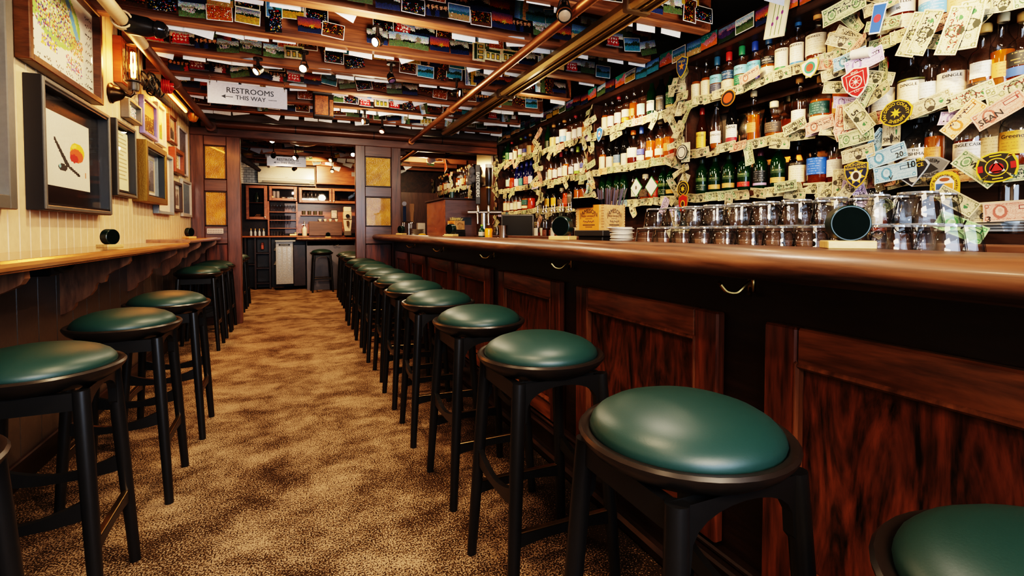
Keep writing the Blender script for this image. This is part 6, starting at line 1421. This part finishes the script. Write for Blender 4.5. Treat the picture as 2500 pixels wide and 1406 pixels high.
# ================================================================ bottles and tools on the bar beside the taps
def simple_bottle(name,label,cat,loc,parts):
    t=thing(name,label,cat,loc)
    for n,m,mat in parts: m.build(n,mat,t)
    return t
simple_bottle('green_bottle','small dark green bottle with pale label beside the smaller crate','bottle',(1.50,4.15,1.092),[('body',MB().lathe([(0,0),(.028,0),(.030,.06),(.028,.075),(.012,.09),(.011,.11)],16),plain((.012,.06,.04),.12)),('cap',MB().lathe([(.012,.105),(.013,.12),(0,.122)],12),plain((.25,.4,.05),.4)),('label',MB().lathe([(.0306,.02),(.0306,.055)],16),plain((.6,.6,.5),.5))])
simple_bottle('juice_bottle','yellow juice bottle on the bar between dark bottle and glass jug','bottle',(1.50,3.98,1.092),[('glass',MB().lathe([(0,0),(.034,0),(.036,.07),(.034,.085),(.016,.105),(.015,.12)],18),GLS['clear']),('juice',MB().lathe([(0,.003),(.032,.003),(.034,.07),(.03,.085),(0,.085)],18),LIQ['yellow']),('pourer',MB().lathe([(.016,.115),(.016,.125),(.005,.13),(.004,.16),(0,.16)],10),STEEL)])
simple_bottle('mixing_glass','clear round glass jug on the bar between juice bottle and steel shaker','jug',(1.52,3.84,1.092),[('bowl',MB().lathe([(0,0),(.034,0),(.042,.025),(.042,.05),(.03,.075),(.03,.10),(.028,.10),(.028,.075),(.039,.05),(.039,.026),(.03,.006),(0,.006)],20),thinglass('jug_glass',(.9,.9,.9),ior=1.7))])
simple_bottle('cocktail_shaker','brushed steel cocktail shaker cup on the bar','shaker',(1.52,3.70,1.092),[('cup',MB().lathe([(0,0),(.029,0),(.036,.105),(.037,.107),(.035,.107),(.029,.01),(0,.01)],22),STEEL)])
# till screen on the back counter
t=thing('till_screen','tilted black till tablet on the back counter below the notes','screen',(2.55,5.72,1.056),math.radians(55)); A=mrot(0,math.radians(-38),0)
MB().box((0,0,.16),(.02,.42,.30),0,T(0,0,0)@T(0,0,.0)@T(-.02,0,.0)@T(0,0,0),bev=.008).build('tablet',BLACK,t); m=MB()
for s in (-1,1): m.box((-.031,s*.2,.16),(.004,.012,.29))
for z in (.02,.30): m.box((-.031,0,z),(.004,.41,.012))
m.build('bezel',plain((.35,.35,.35),.25,.8),t); MB().box((.06,0,.05),(.16,.3,.1),bev=.02).build('till_base',BLACK,t)
t=thing('till_screen','second black till tablet on the back counter, half hidden behind the whiskey crate','screen',(2.45,3.80,1.10),math.radians(45)); MB().box((0,0,.14),(.02,.30,.24),bev=.008).build('tablet',BLACK,t); m=MB()
for s in (-1,1): m.box((-.012,s*.145,.14),(.004,.008,.23))
for z in (.025,.255): m.box((-.012,0,z),(.004,.29,.008))
m.build('bezel',plain((.5,.5,.5),.25,.8),t)
# bits at the partition end of the bar
for k in range(6):
    o=MB().lathe([(0,0),(.05,0),(.085,.012),(.088,.014),(.05,.004),(0,.004)],24).build('white_plate',plain((.68,.60,.48),.3),loc=(1.42,6.35,1.093+.0145*k)); tag(o,f'white plate stacked at the partition end of the bar, {nth(k+1)} from bottom','plate','white plates at the partition end')
o=MB().box((1.52,6.62,1.18),(.10,.10,.17),bev=.006).build('napkin_holder',plain((.62,.56,.48),.4)); tag(o,'pale square box behind the white plates at the end of the bar','box')
o=MB().lathe([(0,0),(.032,0),(.05,.018),(.03,.03),(0,.034)],18).build('orange_fruit',plain((.75,.35,.03),.5),loc=(1.36,5.85,1.093)); tag(o,'orange citrus peel heap on the bar near the partition','fruit')
o=MB().box((1.33,5.6,1.099),(.16,.22,.012),bev=.003).build('white_cloth',plain((.7,.64,.54),.8)); tag(o,'folded white cloth lying on the bar left of the tap cabinet','cloth')
o=obj('tumbler',TM,loc=(1.45,5.65,1.093)); tag(o,'single clear tumbler left of the tap cabinet','glass'); o.scale=(1,1,1.35)
t=thing('beer_tap_tower','distant tap with blue white and tan handles seen beside the right partition panel','tap',(1.62,7.9,1.03),math.radians(65)); m=MB(); m.tube([(0,-.1,.26),(0,.1,.26)],.02,12); m.tube([(0,0,0),(0,0,.25)],.025,12)
for y in (-.06,.06):
    for q in (0,.025): m.tube([(-.02,y+q,.26),(-.06,y+q,.25),(-.07,y+q,.17)],.007,8)
m.build('tower',STEEL,t)
h=MB().box((-.03,.06,.40),(.02,.05,.24),0,bev=.01).build('tap_handle',plain((.03,.07,.16),.3),t); MB().lathe([(0,-.012),(.035,-.012),(.035,.012),(0,.012)],18,0,T(-.035,.06,.56)@mrot(0,PI/2,0)).build('white_medallion',plain((.6,.6,.66),.3),h); h['label']='blue tap handle with a white round medallion'
h=MB().prism([(-.02,.28),(.02,.28),(.028,.42),(.035,.45),(.035,.56),(-.035,.56),(-.035,.45),(-.028,.42)],.02,0,T(-.02,-.06,0)@Matrix(((0,0,-1,0),(-1,0,0,0),(0,1,0,0),(0,0,0,1)))).build('tap_handle',plain((.42,.22,.10),.4),t); h['label']='tan wooden tap handle'
o=MB().box((2.3,10.9,1.0),(1.2,.2,2.0)).build('brown_wall_screen',wood('screen_board',(.05,.02,.011),(.12,.055,.03),'Z',8,.4,.1)); tag(o,'brown boarded screen wall behind the distant beer taps','screen')
# ================================================================ light
def light(kind,name,loc,energy,color,target=None,size=.1,spot=60,blend=.6,size_y=None):
    l=bpy.data.lights.new(name,kind); l.energy=energy; l.color=color
    if kind=='SPOT': l.spot_size=math.radians(spot); l.spot_blend=blend; l.shadow_soft_size=size
    elif kind=='AREA':
        l.size=size
        if size_y: l.shape='RECTANGLE'; l.size_y=size_y
    else: l.shadow_soft_size=size
    o=bpy.data.objects.new(name,l); COL.objects.link(o); o.location=loc
    if target is not None: o.rotation_euler=(Vector(target)-Vector(loc)).to_track_quat('-Z','Y').to_euler()
    return o
W1=(1,.62,.32)
W2=(1,.74,.48); DAY=(.64,.80,1.0)
light('AREA','window_daylight',(.9,Y0+.08,1.55),125,DAY,(.9,3,1.15),2.9,size_y=1.5)
light('AREA','front_fill',(.2,-1.2,2.35),88,(1,.80,.58),(.6,3,1.9),1.2,size_y=.6)  # added warm fill behind the camera, no fixture; lifts the beam fronts
for y in (1.6,3.2,4.6,6.0): light('SPOT','wall_spot',(-.10,y-.15,2.44),54 if y<5 else 36,(1,.76,.44),(-1.18,y+.1,1.5),.03,100,.8)
for y,e in ((1.25,75),(2.35,60),(3.75,110),(5.2,75),(6.6,75)): light('SPOT','shelf_spot',(2.02,y-.1,2.44),e*.82,(1,.66,.33),(2.9,y+.25,1.75),.025,88,.75)
light('SPOT','shelf_hot_spot',(1.95,3.2,2.42),70,(1,.80,.52),(2.86,3.62,2.08),.02,30,.6)
light('SPOT','shelf_hot_spot',(1.95,.95,2.42),40,(1,.80,.52),(2.9,1.28,1.95),.02,30,.6)
for y in (1.0,2.6,4.2,5.8): light('SPOT','aisle_spot',(.15,y,2.44),74,W2,(.25,y+.35,0),.04,105,.8)
for y in (.6,1.9,3.3,4.8): light('SPOT','bar_front_spot',(-.35,y-.3,2.40),27,W2,(1.2,y+.1,.55),.04,75,.8)
for y in (1.3,3.3,5.3): light('SPOT','bar_spot',(1.05,y,2.44),20,W2,(1.2,y+.1,1.1),.03,80,.8)
for y in (1.0,2.6,4.4): light('SPOT','low_wall_fill',(1.2,y,2.42),24,W2,(-1.18,y+.5,.75),.03,60,.8)  # added fill without fixtures, brightens the lower left wall and corbels
light('POINT','sconce_light',(-1.045,4.26,2.31),9,(1,.55,.22),size=.04)
light('AREA','heater_light',(-1.03,5.55,2.34),26,(1,.30,.05),(-1.2,5.6,1.9),.1,size_y=.8)
light('SPOT','back_room_light',(-.2,9.2,2.42),140,(1,.64,.36),(-.2,9.6,0),.05,125,.6)
light('SPOT','back_room_light',(.4,8.2,2.42),100,(1,.64,.36),(.4,8.5,0),.05,125,.6)
light('SPOT','cabinet_spot',(.3,9.9,2.42),190,(1,.58,.28),(.3,11.1,1.75),.04,110,.8)
light('SPOT','far_sign_fill',(-.1,8.5,2.1),26,(1,.8,.6),(-.17,9.5,2.36),.03,42,.5)  # added fill with no lamp body, only to whiten the far sign
for y in (2.2,4.4): light('POINT','cornice_fill',(2.15,y,2.33),9,(1,.78,.52),size=.05)  # added bodiless fill points that brighten the postcards along the cornice
light('POINT','back_shelf_light',(2.2,9.2,2.4),40,(1,.74,.45),size=.06)
light('POINT','ceiling_bounce_fill',(.45,3.2,2.20),36,(1,.78,.55),size=.1)  # this and the next two: added mid-air fill imitating bounce onto the ceiling
light('POINT','ceiling_bounce_fill',(.7,5.3,2.20),36,(1,.78,.55),size=.1)
light('POINT','ceiling_bounce_fill',(1.0,1.5,2.2),34,(1,.82,.66),size=.1)
w=bpy.data.worlds.new('world'); S.world=w; w.use_nodes=True; bg=w.node_tree.nodes['Background']; bg.inputs[0].default_value=(.55,.7,1,1); bg.inputs[1].default_value=1.0
S.view_settings.view_transform='Filmic'
try: S.view_settings.look='Very High Contrast'
except Exception: pass
S.view_settings.exposure=0.05
c=S.cycles; c.use_denoising=True; c.max_bounces=6; c.diffuse_bounces=2; c.glossy_bounces=2; c.transmission_bounces=4; c.transparent_max_bounces=12; c.sample_clamp_indirect=4; c.sample_clamp_direct=0; c.caustics_reflective=False; c.caustics_refractive=False; c.blur_glossy=.5
c.use_adaptive_sampling=True; c.adaptive_threshold=.04
